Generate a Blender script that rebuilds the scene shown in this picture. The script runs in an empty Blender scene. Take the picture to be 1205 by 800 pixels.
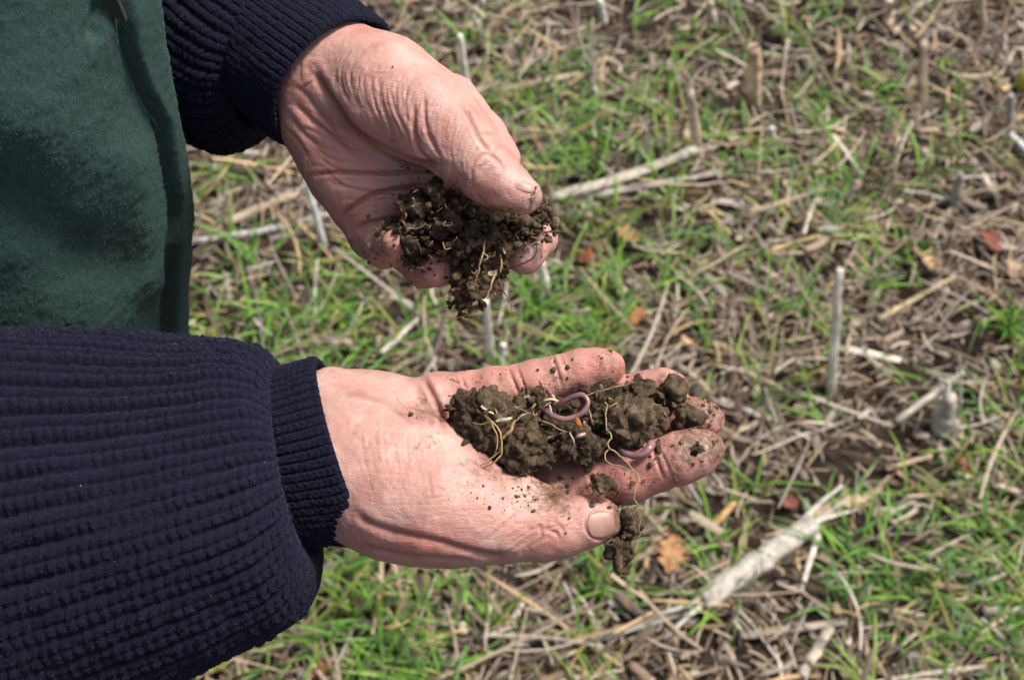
import bpy, math, random
import numpy as np
from mathutils import Vector, Matrix
random.seed(7)
rng = np.random.default_rng(11)
S = bpy.context.scene
COL = S.collection
# ------------------------------------------------------------------ camera, sky, sun, exposure
CAMZ, PITCH, HF = 1.6, math.radians(55), math.radians(42)
TH = math.tan(HF/2)
cd = bpy.data.cameras.new('camera'); cam = bpy.data.objects.new('camera', cd); COL.objects.link(cam)
cam.location = (0, 0, CAMZ); cam.rotation_euler = (math.pi/2-PITCH, 0, 0)
cd.sensor_width = 36; cd.lens = 18/TH; cd.clip_start = .02; cd.clip_end = 2000
cd.dof.use_dof = True; cd.dof.focus_distance = .56; cd.dof.aperture_fstop = 15
S.camera = cam
SUN_EL, SUN_AZ = math.radians(60), math.radians(66)      # azimuth from +Y towards +X
w = bpy.data.worlds.new('World'); S.world = w; w.use_nodes = True
nt = w.node_tree; bg = nt.nodes['Background']; sk = nt.nodes.new('ShaderNodeTexSky')
sk.sky_type = 'NISHITA'; sk.sun_disc = False; sk.sun_elevation = SUN_EL; sk.sun_rotation = SUN_AZ
sk.dust_density = 3.5; sk.air_density = 1.0
hs = nt.nodes.new('ShaderNodeHueSaturation'); hs.inputs['Saturation'].default_value = .62; nt.links.new(sk.outputs[0], hs.inputs['Color']); nt.links.new(hs.outputs[0], bg.inputs[0]); bg.inputs[1].default_value = .105
ld = bpy.data.lights.new('sun', 'SUN'); lo = bpy.data.objects.new('sun', ld); COL.objects.link(lo)
ld.energy = 3.3; ld.angle = math.radians(12); ld.color = (1, .95, .87)
sd = Vector((math.sin(SUN_AZ)*math.cos(SUN_EL), math.cos(SUN_AZ)*math.cos(SUN_EL), math.sin(SUN_EL)))
lo.rotation_euler = sd.to_track_quat('Z', 'Y').to_euler()
S.view_settings.view_transform = 'Standard'; S.view_settings.look = 'None'
S.view_settings.exposure = .68; S.view_settings.gamma = 1; S.view_settings.use_curve_mapping = False
S.cycles.max_bounces = 6
# ------------------------------------------------------------------ geometry of the view (points given as photo pixel + distance)
FW = np.array([0, math.cos(PITCH), -math.sin(PITCH)]); UP = np.array([0, math.sin(PITCH), math.cos(PITCH)])
C0 = np.array([0, 0, CAMZ]); MPP = 2*TH/1205
def P(px, py, D):
    return C0 + D*(FW + (px-602.5)*MPP*np.array([1., 0, 0]) + (400-py)*MPP*UP)
def proj(W):
    r = W-C0; D = r@FW
    return 602.5 + r[:, 0]/D/MPP, 400-(r@UP)/D/MPP, D
def G(px, py, z=0.):
    d = FW + (px-602.5)*MPP*np.array([1., 0, 0]) + (400-py)*MPP*UP
    return C0 + d*((z-CAMZ)/d[2])
def gscale(px, py):
    p = G(px, py); return float((p-C0)@FW)*MPP
# ------------------------------------------------------------------ noise
def _h(i, j, k, s):
    n = (i*374761393 + j*668265263 + k*2147483647 + s*974634777) & 0xffffffff
    n = ((n ^ (n >> 13))*1274126177) & 0xffffffff
    n = n ^ (n >> 16)
    return (n & 0xffff)/32768.-1.
def vnoise(p, s=0):
    f = np.floor(p).astype(np.int64); t = p-f; t = t*t*(3-2*t)
    x, y, z = f[:, 0], f[:, 1], f[:, 2]; r = 0
    for a in (0, 1):
        for b in (0, 1):
            for c in (0, 1):
                wgt = (t[:, 0] if a else 1-t[:, 0])*(t[:, 1] if b else 1-t[:, 1])*(t[:, 2] if c else 1-t[:, 2])
                r = r + wgt*_h(x+a, y+b, z+c, s)
    return r
def fbm(p, oct=4, s=0, g=.5):
    r = 0; a = 1.; f = 1.
    for o in range(oct):
        r = r + a*vnoise(p*f+o*17.3, s+o); a *= g; f *= 2.03
    return r
# ------------------------------------------------------------------ mesh + object helpers
def mesh(name, V, F, mat=None, smooth=True, attrs=None):
    V = np.asarray(V, np.float32); F = np.asarray(F, np.int32); m = bpy.data.meshes.new(name)
    n = F.shape[1]
    m.vertices.add(len(V)); m.vertices.foreach_set('co', V.ravel())
    m.loops.add(F.size); m.loops.foreach_set('vertex_index', F.ravel())
    m.polygons.add(len(F)); m.polygons.foreach_set('loop_start', np.arange(0, F.size, n, dtype=np.int32))
    m.polygons.foreach_set('loop_total', np.full(len(F), n, np.int32))
    m.polygons.foreach_set('use_smooth', np.full(len(F), smooth))
    m.update(calc_edges=True)
    for k, a in (attrs or {}).items():
        a = np.asarray(a, np.float32)
        if a.ndim == 1:
            at = m.attributes.new(k, 'FLOAT', 'POINT'); at.data.foreach_set('value', a)
        else:
            at = m.attributes.new(k, 'FLOAT_COLOR', 'POINT')
            at.data.foreach_set('color', np.c_[a, np.ones(len(a))].astype(np.float32).ravel())
    m.validate()
    if mat: m.materials.append(mat)
    return m
def obj(name, m, parent=None):
    o = bpy.data.objects.new(name, m); COL.objects.link(o); o.parent = parent; return o
def tag(o, label=None, cat=None, group=None, kind=None):
    if label: o['label'] = label
    if cat: o['category'] = cat
    if group: o['group'] = group
    if kind: o['kind'] = kind
    return o
def recentre(o):
    m = o.data; n = len(m.vertices); a = np.empty(n*3, np.float32); m.vertices.foreach_get('co', a); a = a.reshape(-1, 3)
    c = (a.min(0)+a.max(0))/2; c[2] = a[:, 2].min(); a -= c; m.vertices.foreach_set('co', a.ravel()); m.update(); o.location = c.tolist()
    return o
def join(parts):
    V = []; F = []; A = {}; n = 0
    for v, f, at in parts:
        V.append(v); F.append(f+n); n += len(v)
        for k in at: A.setdefault(k, []).append(at[k])
    return np.concatenate(V), np.concatenate(F), {k: np.concatenate(a) for k, a in A.items()}
# ------------------------------------------------------------------ signed distance shapes -> mesh (surface nets)
def smin(a, b, k):
    h = np.maximum(k-np.abs(a-b), 0)/k
    return np.minimum(a, b)-h*h*k*.25
def cap(X, a, b, ra, rb):
    ba = b-a; L = ba@ba+1e-12; h = np.clip(((X-a)@ba)/L, 0, 1)
    return np.linalg.norm(X-a-h[:, None]*ba, axis=1)-(ra+(rb-ra)*h)
def ell(X, c, R, rad):
    q = (X-c)@R/rad; n = np.linalg.norm(q, axis=1); n2 = np.linalg.norm(q/rad, axis=1)+1e-9
    return n*(n-1)/n2
def polygonise(f, lo, hi, h, newton=2):
    lo = np.array(lo, float); hi = np.array(hi, float); B = 8
    nb = np.ceil((hi-lo)/(h*B)).astype(int)+1
    I = np.stack(np.meshgrid(*[np.arange(n) for n in nb], indexing='ij'), -1).reshape(-1, 3)
    dc = f(lo+(I+.5)*h*B)
    act = np.abs(dc) < h*B*1.05
    A = np.full(nb*B, 1., np.float32)
    Ab = A.reshape(nb[0], B, nb[1], B, nb[2], B)
    Ab[I[:, 0], :, I[:, 1], :, I[:, 2], :] = np.where(act, 1., dc)[:, None, None, None]
    loc = np.stack(np.meshgrid(*[np.arange(B)]*3, indexing='ij'), -1).reshape(-1, 3)
    Ia = I[act]
    for s in range(0, len(Ia), 1500):
        c = Ia[s:s+1500]; X = lo+((c[:, None, :]*B+loc[None])*h).reshape(-1, 3)
        Ab[c[:, 0], :, c[:, 1], :, c[:, 2], :] = f(X).reshape(-1, B, B, B)
    sg = A < 0
    n = np.array(A.shape)
    cs = np.zeros(n-1, np.int8)
    for a in (0, 1):
        for b in (0, 1):
            for c in (0, 1): cs += sg[a:n[0]-1+a, b:n[1]-1+b, c:n[2]-1+c]
    cell = np.argwhere((cs > 0) & (cs < 8))
    idx = np.full(n-1, -1, np.int32); idx[cell[:, 0], cell[:, 1], cell[:, 2]] = np.arange(len(cell))
    acc = np.zeros((len(cell), 3)); cnt = np.zeros(len(cell))
    cr = [(a, b, c) for a in (0, 1) for b in (0, 1) for c in (0, 1)]
    for p in cr:
        for ax in range(3):
            if p[ax]: continue
            q = list(p); q[ax] = 1
            va = A[cell[:, 0]+p[0], cell[:, 1]+p[1], cell[:, 2]+p[2]]; vb = A[cell[:, 0]+q[0], cell[:, 1]+q[1], cell[:, 2]+q[2]]
            m = (va < 0) != (vb < 0); t = va/(va-vb+1e-20)
            pt = np.tile(np.array(p, float), (len(cell), 1)); pt[:, ax] = t
            acc[m] += pt[m]; cnt[m] += 1
    V = lo+(cell+acc/cnt[:, None])*h
    F = []
    for ax in range(3):
        o1, o2 = [(1, 2), (2, 0), (0, 1)][ax]
        e = [0, 0, 0]; e[ax] = 1
        s0 = sg[:n[0]-e[0], :n[1]-e[1], :n[2]-e[2]]; s1 = sg[e[0]:, e[1]:, e[2]:]
        E = np.argwhere(s0 != s1)
        E = E[(E[:, o1] > 0) & (E[:, o2] > 0)]
        E = E[np.all(E < n-1, axis=1)]
        def at(d1, d2):
            q = E.copy(); q[:, o1] += d1; q[:, o2] += d2; return idx[q[:, 0], q[:, 1], q[:, 2]]
        Q = np.stack([at(-1, -1), at(0, -1), at(0, 0), at(-1, 0)], 1)
        fl = sg[E[:, 0], E[:, 1], E[:, 2]]
        Q[~fl] = Q[~fl][:, ::-1]
        F.append(Q[np.all(Q >= 0, 1)])
    F = np.concatenate(F)
    for _ in range(newton):
        g = grad(f, V, h*.5); V = V-g*np.clip(f(V), -h, h)[:, None]
    return V, F
def grad(f, V, e):
    g = np.stack([f(V+np.eye(3)[i]*e)-f(V-np.eye(3)[i]*e) for i in range(3)], 1)
    return g/(np.linalg.norm(g, axis=1)[:, None]+1e-12)
def vnormals(V, F):
    a = V[F[:, 2]]-V[F[:, 0]]; b = V[F[:, 3]]-V[F[:, 1]] if F.shape[1] == 4 else V[F[:, 1]]-V[F[:, 0]]
    fn = np.cross(a, b) if F.shape[1] == 4 else np.cross(b, a); N = np.zeros_like(V)
    for k in range(F.shape[1]):
        for c in range(3): N[:, c] += np.bincount(F[:, k], fn[:, c], len(V))
    return N/(np.linalg.norm(N, axis=1)[:, None]+1e-12)
def catmull(pts, n):
    p = np.array(pts, float); p = np.vstack([2*p[0]-p[1], p, 2*p[-1]-p[-2]]); out = []
    m = len(p)-3
    for t in np.linspace(0, m-1e-6, n):
        i = int(t); u = t-i; a, b, c, d = p[i:i+4]
        out.append(.5*((2*b)+(-a+c)*u+(2*a-5*b+4*c-d)*u*u+(-a+3*b-3*c+d)*u**3))
    return np.array(out)
def seg_dist(px, py, poly):
    d = np.full(len(px), 1e9)
    for (x0, y0), (x1, y1) in zip(poly[:-1], poly[1:]):
        dx, dy = x1-x0, y1-y0; L = dx*dx+dy*dy+1e-9
        t = np.clip(((px-x0)*dx+(py-y0)*dy)/L, 0, 1)
        d = np.minimum(d, np.hypot(px-x0-t*dx, py-y0-t*dy))
    return d
def inpoly(x, y, poly):
    c = np.zeros(len(x), bool); n = len(poly)
    for i in range(n):
        x0, y0 = poly[i]; x1, y1 = poly[i-1]
        k = ((y0 > y) != (y1 > y)) & (x < (x1-x0)*(y-y0)/(y1-y0+1e-12)+x0); c ^= k
    return c
def sweep(path, rad, ns=8, cap_ends=True, flat=1., twist=0., rough=0., seed=0):
    """tapered tube along a path (k,3) with radii (k)"""
    path = np.asarray(path, float); k = len(path); rad = np.broadcast_to(rad, (k,))
    T = np.gradient(path, axis=0); T /= np.linalg.norm(T, axis=1)[:, None]+1e-12
    N = np.zeros_like(T); r = np.array([0, 0, 1.]) if abs(T[0, 2]) < .9 else np.array([1., 0, 0])
    for i in range(k):
        r = r-T[i]*(r@T[i]); r /= np.linalg.norm(r)+1e-12; N[i] = r
    Bn = np.cross(T, N); a = np.linspace(0, 2*math.pi, ns, endpoint=False)
    A = a[None]+twist*np.linspace(0, 1, k)[:, None]
    R = rad[:, None]*np.ones((1, ns))
    if rough: R = R*(1+rough*np.random.default_rng(seed).uniform(-1, 1, R.shape))
    V = path[:, None]+R[..., None]*(np.cos(A)[..., None]*Bn[:, None]+flat*np.sin(A)[..., None]*N[:, None])
    V = V.reshape(-1, 3); F = []
    for i in range(k-1):
        for j in range(ns):
            F.append((i*ns+j, i*ns+(j+1) % ns, (i+1)*ns+(j+1) % ns, (i+1)*ns+j))
    if cap_ends:
        n0 = len(V); V = np.vstack([V, path[0], path[-1]])
        for j in range(0, ns, 2):
            F.append((n0, (j+2) % ns, (j+1) % ns, j)); o = (k-1)*ns
            F.append((n0+1, o+j, o+(j+1) % ns, o+(j+2) % ns))
    return V, np.array(F)
# ------------------------------------------------------------------ materials
def material(name):
    m = bpy.data.materials.new(name); m.use_nodes = True
    return m, m.node_tree, m.node_tree.nodes['Principled BSDF']
def N_(nt, t, **kw):
    n = nt.nodes.new(t)
    for k, v in kw.items():
        if k in n.inputs: n.inputs[k].default_value = v
        else: setattr(n, k, v)
    return n
def noise(nt, vec, scale, detail=4, rough=.55):
    n = N_(nt, 'ShaderNodeTexNoise', Scale=scale, Detail=detail, Roughness=rough); nt.links.new(vec, n.inputs['Vector']); return n.outputs['Fac']
def ramp(nt, fac, stops):
    r = nt.nodes.new('ShaderNodeValToRGB'); e = r.color_ramp.elements
    while len(e) < len(stops): e.new(.5)
    for q, (p, c) in zip(e, stops): q.position = p; q.color = (*c, 1) if len(c) == 3 else c
    nt.links.new(fac, r.inputs[0]); return r.outputs[0]
def mix(nt, fac, a, b, bt='MIX'):
    m = nt.nodes.new('ShaderNodeMix'); m.data_type = 'RGBA'; m.blend_type = bt
    for s, v in ((m.inputs[0], fac), (m.inputs[6], a), (m.inputs[7], b)):
        if isinstance(v, (int, float)): s.default_value = v
        elif isinstance(v, tuple): s.default_value = (*v, 1)
        else: nt.links.new(v, s)
    return m.outputs[2]
def bump(nt, hgt, dist, strength=1, prev=None):
    b = N_(nt, 'ShaderNodeBump', Distance=dist, Strength=strength); nt.links.new(hgt, b.inputs['Height'])
    if prev: nt.links.new(prev, b.inputs['Normal'])
    return b.outputs[0]
def attr(nt, name, out='Fac'):
    return N_(nt, 'ShaderNodeAttribute', attribute_name=name).outputs[out]
def coords(nt, geo=True):
    return nt.nodes.new('ShaderNodeNewGeometry').outputs['Position'] if geo else nt.nodes.new('ShaderNodeTexCoord').outputs['Object']
def math_(nt, op, a, b=0.):
    m = nt.nodes.new('ShaderNodeMath'); m.operation = op
    for s, v in zip(m.inputs, (a, b)):
        if isinstance(v, (int, float)): s.default_value = v
        else: nt.links.new(v, s)
    return m.outputs[0]
# skin
SKIN, nt, b = material('skin'); pos = coords(nt)
mot = noise(nt, pos, 60, 3); mot2 = noise(nt, pos, 260, 4)
c = ramp(nt, mot, [(.3, (.40, .205, .172)), (.5, (.49, .285, .24)), (.68, (.57, .38, .32))])
c = mix(nt, attr(nt, 'red'), c, (.45, .16, .12))
c = mix(nt, math_(nt, 'MULTIPLY', mot2, .3), c, (.42, .17, .145))
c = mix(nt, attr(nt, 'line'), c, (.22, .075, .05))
dn = noise(nt, pos, 330, 6, .7); dn2 = noise(nt, pos, 75, 4, .6)
dm = math_(nt, 'ADD', math_(nt, 'ADD', attr(nt, 'dirt'), math_(nt, 'MULTIPLY', math_(nt, 'SUBTRACT', dn, .5), 1.5)), math_(nt, 'MULTIPLY', math_(nt, 'SUBTRACT', dn2, .5), 1.0))
dfac = ramp(nt, dm, [(.30, (0, 0, 0)), (.72, (.9, .9, .9))])
c = mix(nt, dfac, c, (.13, .07, .042))
nt.links.new(c, b.inputs['Base Color'])
b.inputs['Roughness'].default_value = .46; b.inputs['Specular IOR Level'].default_value = .5
b.inputs['Subsurface Weight'].default_value = .22; b.inputs['Subsurface Radius'].default_value = (1, .35, .2); b.inputs['Subsurface Scale'].default_value = .0045
vo = N_(nt, 'ShaderNodeTexVoronoi', Scale=1100., feature='DISTANCE_TO_EDGE'); nt.links.new(pos, vo.inputs['Vector'])
vh = ramp(nt, vo.outputs['Distance'], [(0, (0, 0, 0)), (.18, (1, 1, 1))])
mp = N_(nt, 'ShaderNodeMapping'); mp.inputs['Scale'].default_value = (1.0, .35, .35); mp.inputs['Rotation'].default_value = (0, .2, .5); nt.links.new(pos, mp.inputs['Vector'])
wr = noise(nt, mp.outputs[0], 900, 3)
n1 = bump(nt, vh, .00012, .6)
for rz, ry in ((.5, .2), (-.35, .9), (1.3, -.5)):
    mp = N_(nt, 'ShaderNodeMapping'); mp.inputs['Scale'].default_value = (.16, 1.0, 1.0); mp.inputs['Rotation'].default_value = (0, ry, rz); nt.links.new(pos, mp.inputs['Vector'])
    n1 = bump(nt, noise(nt, mp.outputs[0], 1050, 2), .0004, .33, n1)
n1 = bump(nt, noise(nt, pos, 170, 3), .0005, .22, n1)
nt.links.new(n1, b.inputs['Normal'])
# nail
NAIL, nt, b = material('nail'); pos = coords(nt)
c = ramp(nt, noise(nt, pos, 90, 3), [(.3, (.31, .165, .13)), (.7, (.38, .22, .175))])
c = mix(nt, attr(nt, 'edge'), c, (.24, .15, .09))
nt.links.new(c, b.inputs['Base Color']); b.inputs['Roughness'].default_value = .45
nt.links.new(bump(nt, noise(nt, pos, 700, 2), .0001, .3), b.inputs['Normal'])
# soil
def soilmat(name, dark, mid, pale, sc=1.):
    M, nt, b = material(name); pos = coords(nt)
    f = noise(nt, pos, 170*sc, 8, .68)
    c = ramp(nt, f, [(.28, dark), (.5, mid), (.72, pale)])
    g = ramp(nt, noise(nt, pos, 900*sc, 3, .6), [(.62, (0, 0, 0)), (.72, (1, 1, 1))])
    c = mix(nt, math_(nt, 'MULTIPLY', g, .55), c, tuple(1.5*x for x in pale))
    big = ramp(nt, noise(nt, pos, 38*sc, 3), [(.36, (.6, .58, .56)), (.62, (1.45, 1.42, 1.36))])
    c = mix(nt, 1., c, big, 'MULTIPLY')
    nt.links.new(c, b.inputs['Base Color']); b.inputs['Roughness'].default_value = .93; b.inputs['Specular IOR Level'].default_value = .2
    n1 = bump(nt, noise(nt, pos, 420*sc, 8, .8), .004/sc, 1.); n1 = bump(nt, noise(nt, pos, 1500*sc, 4, .7), .0006/sc, .8, n1)
    nt.links.new(n1, b.inputs['Normal']); return M
SOIL = soilmat('clod_soil', (.032, .021, .013), (.135, .094, .06), (.33, .25, .165))
GSOIL = soilmat('field_soil', (.022, .016, .012), (.055, .038, .027), (.10, .073, .052), .35)
# coloured dry matter / grass, colour from the "tint" attribute
def tinted(name, rough=.75, trans=0., fib=True, spec=.3, sc=1.):
    M, nt, b = material(name); pos = coords(nt)
    c = attr(nt, 'tint', 'Color')
    v = ramp(nt, noise(nt, pos, 350*sc, 4, .65), [(.3, (.62, .60, .58)), (.6, (1.05, 1.05, 1.05)), (.8, (1.25, 1.22, 1.2))])
    c = mix(nt, 1., c, v, 'MULTIPLY')
    nt.links.new(c, b.inputs['Base Color']); b.inputs['Roughness'].default_value = rough; b.inputs['Specular IOR Level'].default_value = spec
    if fib: nt.links.new(bump(nt, noise(nt, pos, 900*sc, 3, .6), .0008, .5), b.inputs['Normal'])
    if trans:
        tr = nt.nodes.new('ShaderNodeBsdfTranslucent'); nt.links.new(c, tr.inputs[0]); ms = nt.nodes.new('ShaderNodeMixShader')
        ms.inputs[0].default_value = trans; out = nt.nodes['Material Output']
        nt.links.new(b.outputs[0], ms.inputs[1]); nt.links.new(tr.outputs[0], ms.inputs[2]); nt.links.new(ms.outputs[0], out.inputs[0])
    return M
STRAW = tinted('dry_straw', .7, .12); GRASS = tinted('grass_blade', .45, .35, False, .4); ROOT = tinted('root_fibre', .6, .1); LEAFM = tinted('dead_leaf', .65, .25)
STALK = tinted('weathered_stalk', .75, 0, True, .3, .35)
WORM, nt, b = material('worm_skin'); pos = coords(nt)
c = ramp(nt, noise(nt, pos, 160, 4), [(.3, (.11, .05, .055)), (.7, (.25, .13, .13))]); c = mix(nt, attr(nt, 'pale'), c, (.42, .23, .21))
nt.links.new(c, b.inputs['Base Color']); b.inputs['Roughness'].default_value = .25; b.inputs['Subsurface Weight'].default_value = .15; b.inputs['Subsurface Scale'].default_value = .002
# wool
def fabric(name, ca, cb, cc, sc, sheen, bd):
    M, nt, b = material(name); pos = coords(nt)
    c = ramp(nt, noise(nt, pos, sc, 5, .7), [(.25, ca), (.5, cb), (.78, cc)])
    nt.links.new(c, b.inputs['Base Color']); b.inputs['Roughness'].default_value = .9; b.inputs['Specular IOR Level'].default_value = .15
    b.inputs['Sheen Weight'].default_value = sheen; b.inputs['Sheen Roughness'].default_value = .5; b.inputs['Sheen Tint'].default_value = (*[min(1, x*9) for x in cc], 1)
    n1 = bump(nt, noise(nt, pos, sc*1.3, 6, .75), bd, .9); nt.links.new(n1, b.inputs['Normal']); return M
WOOL = fabric('navy_wool', (.002, .002, .005), (.0055, .0058, .016), (.018, .019, .045), 1100, .07, .0014)
FLEECE = fabric('green_fleece', (.010, .024, .022), (.025, .054, .050), (.062, .108, .100), 700, .12, .0022)
FUZZW, nt, b = material('wool_fibre'); b.inputs['Base Color'].default_value = (.03, .03, .06, 1); b.inputs['Roughness'].default_value = .8
FUZZF, nt, b = material('fleece_fibre'); b.inputs['Base Color'].default_value = (.05, .115, .10, 1); b.inputs['Roughness'].default_value = .8
ZIP, nt, b = material('zip_teeth'); b.inputs['Base Color'].default_value = (.035, .065, .062, 1); b.inputs['Roughness'].default_value = .35
TROU = fabric('dark_trousers', (.02, .02, .02), (.035, .034, .032), (.06, .058, .05), 300, .0, .0008)
RUBBER, nt, b = material('boot_rubber'); b.inputs['Base Color'].default_value = (.03, .035, .028, 1); b.inputs['Roughness'].default_value = .5
nt.links.new(bump(nt, noise(nt, coords(nt), 60, 4), .001, .4), b.inputs['Normal'])
HAIR = fabric('grey_hair', (.06, .05, .045), (.12, .11, .10), (.25, .24, .23), 250, 0, .004)
# ------------------------------------------------------------------ the field
def gheight(x, y):
    p = np.stack([x, y, 0*x], 1)
    return .018*fbm(p*2.3, 3, 5)+.009*fbm(p*14, 4, 9)
n = 420
gx = np.sign(np.linspace(-1, 1, n))*(np.abs(np.linspace(-1, 1, n))**6*300+np.abs(np.linspace(-1, 1, n))*2.6)
X, Y = np.meshgrid(gx, gx+1.1, indexing='ij'); x, y = X.ravel(), Y.ravel()
V = np.stack([x, y, gheight(x, y)], 1)
i = (np.arange(n-1)[:, None]*n+np.arange(n-1)[None]).ravel()
ground = tag(obj('ground', mesh('ground', V, np.stack([i, i+n, i+n+1, i+1], 1), GSOIL)), 'bare brown field soil under straw litter and young grass', 'ground', kind='structure')
def gz(x, y): return gheight(np.atleast_1d(np.asarray(x, float)), np.atleast_1d(np.asarray(y, float)))
AREA = (-1.7, 1.9, .25, 3.1)
PALE = np.array([(.46, .35, .23), (.56, .45, .31), (.38, .28, .19), (.38, .31, .25), (.27, .19, .13), (.50, .44, .37), (.20, .14, .095), (.56, .39, .20), (.15, .10, .07), (.62, .53, .40)])*np.array([.98, .98, 1.04])
def strips(base, yaw, pitch, L, W, bend, roll, nseg, tint, thick=.3, taper='both', sag=0.):
    """many thin curved strips with a rounded back, as one mesh"""
    n = len(base); t = np.linspace(0, 1, nseg+1)
    ph = pitch[:, None]+bend[:, None]*t[None]; yw = yaw[:, None]+roll[:, None]*t[None]
    d = np.stack([np.cos(ph)*np.cos(yw), np.cos(ph)*np.sin(yw), np.sin(ph)], -1)
    pts = base[:, None]+np.concatenate([np.zeros((n, 1, 3)), np.cumsum((d[:, :-1]+d[:, 1:])/2, 1)/nseg], 1)*L[:, None, None]
    side = np.stack([-np.sin(yw), np.cos(yw), 0*yw], -1); up = np.cross(d, side)
    if taper == 'tip': w = (1-t**2.2)*.98+.02; w = w*np.minimum(1, .55+t*2.5)
    elif taper == 'both': w = np.ones_like(t); w[-1] = .55; w[0] = .7
    hw = (W[:, None]*w[None]/2)[..., None]
    a = pts-side*hw; m = pts+up*hw*thick*2; c = pts+side*hw
    V = np.stack([a, m, c], 2).reshape(-1, 3)           # n, seg+1, 3
    o = (np.arange(n)[:, None]*(nseg+1)+np.arange(nseg)[None]).ravel()*3
    F = np.concatenate([np.stack([o, o+1, o+4, o+3], 1), np.stack([o+1, o+2, o+5, o+4], 1)])
    return V, F, {'tint': np.repeat(tint, (nseg+1)*3, 0)}
# straw litter: thousands of fragments
def scatter(n): return rng.uniform(AREA[0], AREA[1], n), rng.uniform(AREA[2], AREA[3], n)
def litter(n, L0, L1, W0, W1, lift, pal, pitch=.18):
    x, y = scatter(int(n*1.5)); dn = fbm(np.stack([x*5, y*5, 0*x], 1), 3, 31); k = dn > rng.uniform(-1.3, .3, len(x)); x, y = x[k][:n], y[k][:n]; n = len(x)
    L = L0*(L1/L0)**rng.random(n)**1.3; yaw = rng.normal(.25, 1.1, n)+math.pi*rng.integers(0, 2, n)
    p = rng.normal(0, pitch, n)
    base = np.stack([x, y, gz(x, y)+rng.uniform(0, lift, n)+np.maximum(-np.sin(p)*L, 0)*.7], 1)
    tint = pal[rng.integers(0, len(pal), n)]*rng.uniform(.35, 1.3, (n, 1))
    return strips(base, yaw, p, L, rng.uniform(W0, W1, n), rng.normal(0, .35, n), rng.normal(0, .45, n), 4, tint, .35)
parts = [litter(52000, .010, .045, .0012, .0035, .012, PALE*.9, .3), litter(20000, .025, .12, .0013, .004, .02, PALE), litter(1900, .08, .22, .0028, .006, .022, PALE), litter(4500, .015, .055, .006, .013, .014, PALE*.85, .35)]
V, F, A = join(parts)
tag(obj('straw_litter', mesh('straw_litter', V, F, STRAW, True, A)), 'broken tan and grey straw fragments strewn over the field', 'straw', kind='stuff')
# the rest of the field, beyond the close part
n_ = 26000; x = rng.uniform(-5, 5.5, n_); y = rng.uniform(-2.5, 8, n_); k = ~((x > AREA[0]) & (x < AREA[1]) & (y > AREA[2]) & (y < AREA[3])); x, y = x[k], y[k]; n_ = len(x)
V, F, A = strips(np.stack([x, y, gz(x, y)+.004], 1), rng.uniform(0, 6.3, n_), rng.normal(.05, .2, n_), rng.uniform(.04, .16, n_), rng.uniform(.004, .012, n_), rng.normal(0, .4, n_), rng.normal(0, .4, n_), 3, PALE[rng.integers(0, len(PALE), n_)]*rng.uniform(.6, 1.1, (n_, 1)), .35)
tag(obj('straw_mulch', mesh('straw_mulch', V, F, STRAW, True, A)), 'coarser straw covering the field further away', 'straw', kind='stuff')
# soil crumbs on the ground
def icos(sub=1):
    import bmesh
    bm = bmesh.new(); bmesh.ops.create_icosphere(bm, subdivisions=sub, radius=1); V = np.array([v.co[:] for v in bm.verts]); F = np.array([[v.index for v in f.verts] for f in bm.faces]); bm.free(); return V, F
IV, IF = icos(2)
def crumbs(C, R, seed=0, squash=.75):
    r = np.random.default_rng(seed); n = len(C)
    base = IV[None]*np.stack([r.uniform(.7, 1.25, n), r.uniform(.7, 1.25, n), r.uniform(.5, 1., n)*squash/.75], 1)[:, None]
    V = base*R[:, None, None]; q = (IV[None]*1.7+r.uniform(0, 99, (n, 1, 3))).reshape(-1, 3)
    V = V*(1+.42*fbm(q, 2, 3).reshape(n, -1, 1)); V = (V+C[:, None]).reshape(-1, 3)
    F = (IF[None]+np.arange(n)[:, None, None]*len(IV)).reshape(-1, 3); return V, F
x, y = scatter(9000); C = np.stack([x, y, gz(x, y)+.001], 1)
V, F = crumbs(C, .0018*(5.5**rng.random(len(x))**2.2), 2)
tag(obj('ground_crumbs', mesh('ground_crumbs', V, F, GSOIL)), 'small dark soil crumbs lying between the straw', 'soil', kind='stuff')
# grass: tufts in patches
PATCH = [(245,275,45,1),(300,300,40,.6),(300,372,60,1),(390,365,60,1),(345,400,50,1),(430,405,50,.8),(560,82,60,.8),(640,62,50,.8),(700,130,60,.7),(760,140,70,.8),(640,178,50,1),(600,150,40,.9),(650,372,70,1.2),(700,352,60,1.1),(770,330,60,.9),(700,270,50,.8),(830,300,50,.5),(920,365,50,1.2),(950,210,60,1.1),(1000,275,60,1.1),(1040,190,60,.7),(1110,90,60,.6),(860,60,60,.6),(810,30,50,.5),(1190,395,40,1.3),(1120,520,60,1),(1160,160,50,.6),(1090,655,70,1.2),(1010,700,60,1),(1000,640,40,.6),(450,765,80,1.3),(530,755,60,1.1),(340,780,60,1.1),(400,680,40,.8),(430,660,40,.7),(720,640,60,1.1),(850,655,50,1),(690,690,40,.6),(1180,760,60,1),(1060,780,60,.9),(900,480,40,.35),(830,420,40,.3),(1150,600,50,.5),(280,230,40,.6),(560,20,60,.6),(930,110,60,.6),(990,40,60,.6),(620,400,50,.8),(500,390,40,.6),(700,780,50,.5),(1060,330,40,.6),(880,190,50,.7),(740,200,60,.8)]
T = []
for px, py, r, d in PATCH:
    g = G(px, py); s = gscale(px, py)*r; k = int(d*4.6*(r/50)**2)+2
    T += [(g[0]+rng.normal(0, s*.55), g[1]+rng.normal(0, s*.75), 1.) for _ in range(k)]
x, y = scatter(2600); dn = fbm(np.stack([x*4.2, y*4.2, 0*x], 1), 3, 77); px, py, D = proj(np.stack([x, y, 0*x], 1))
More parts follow.
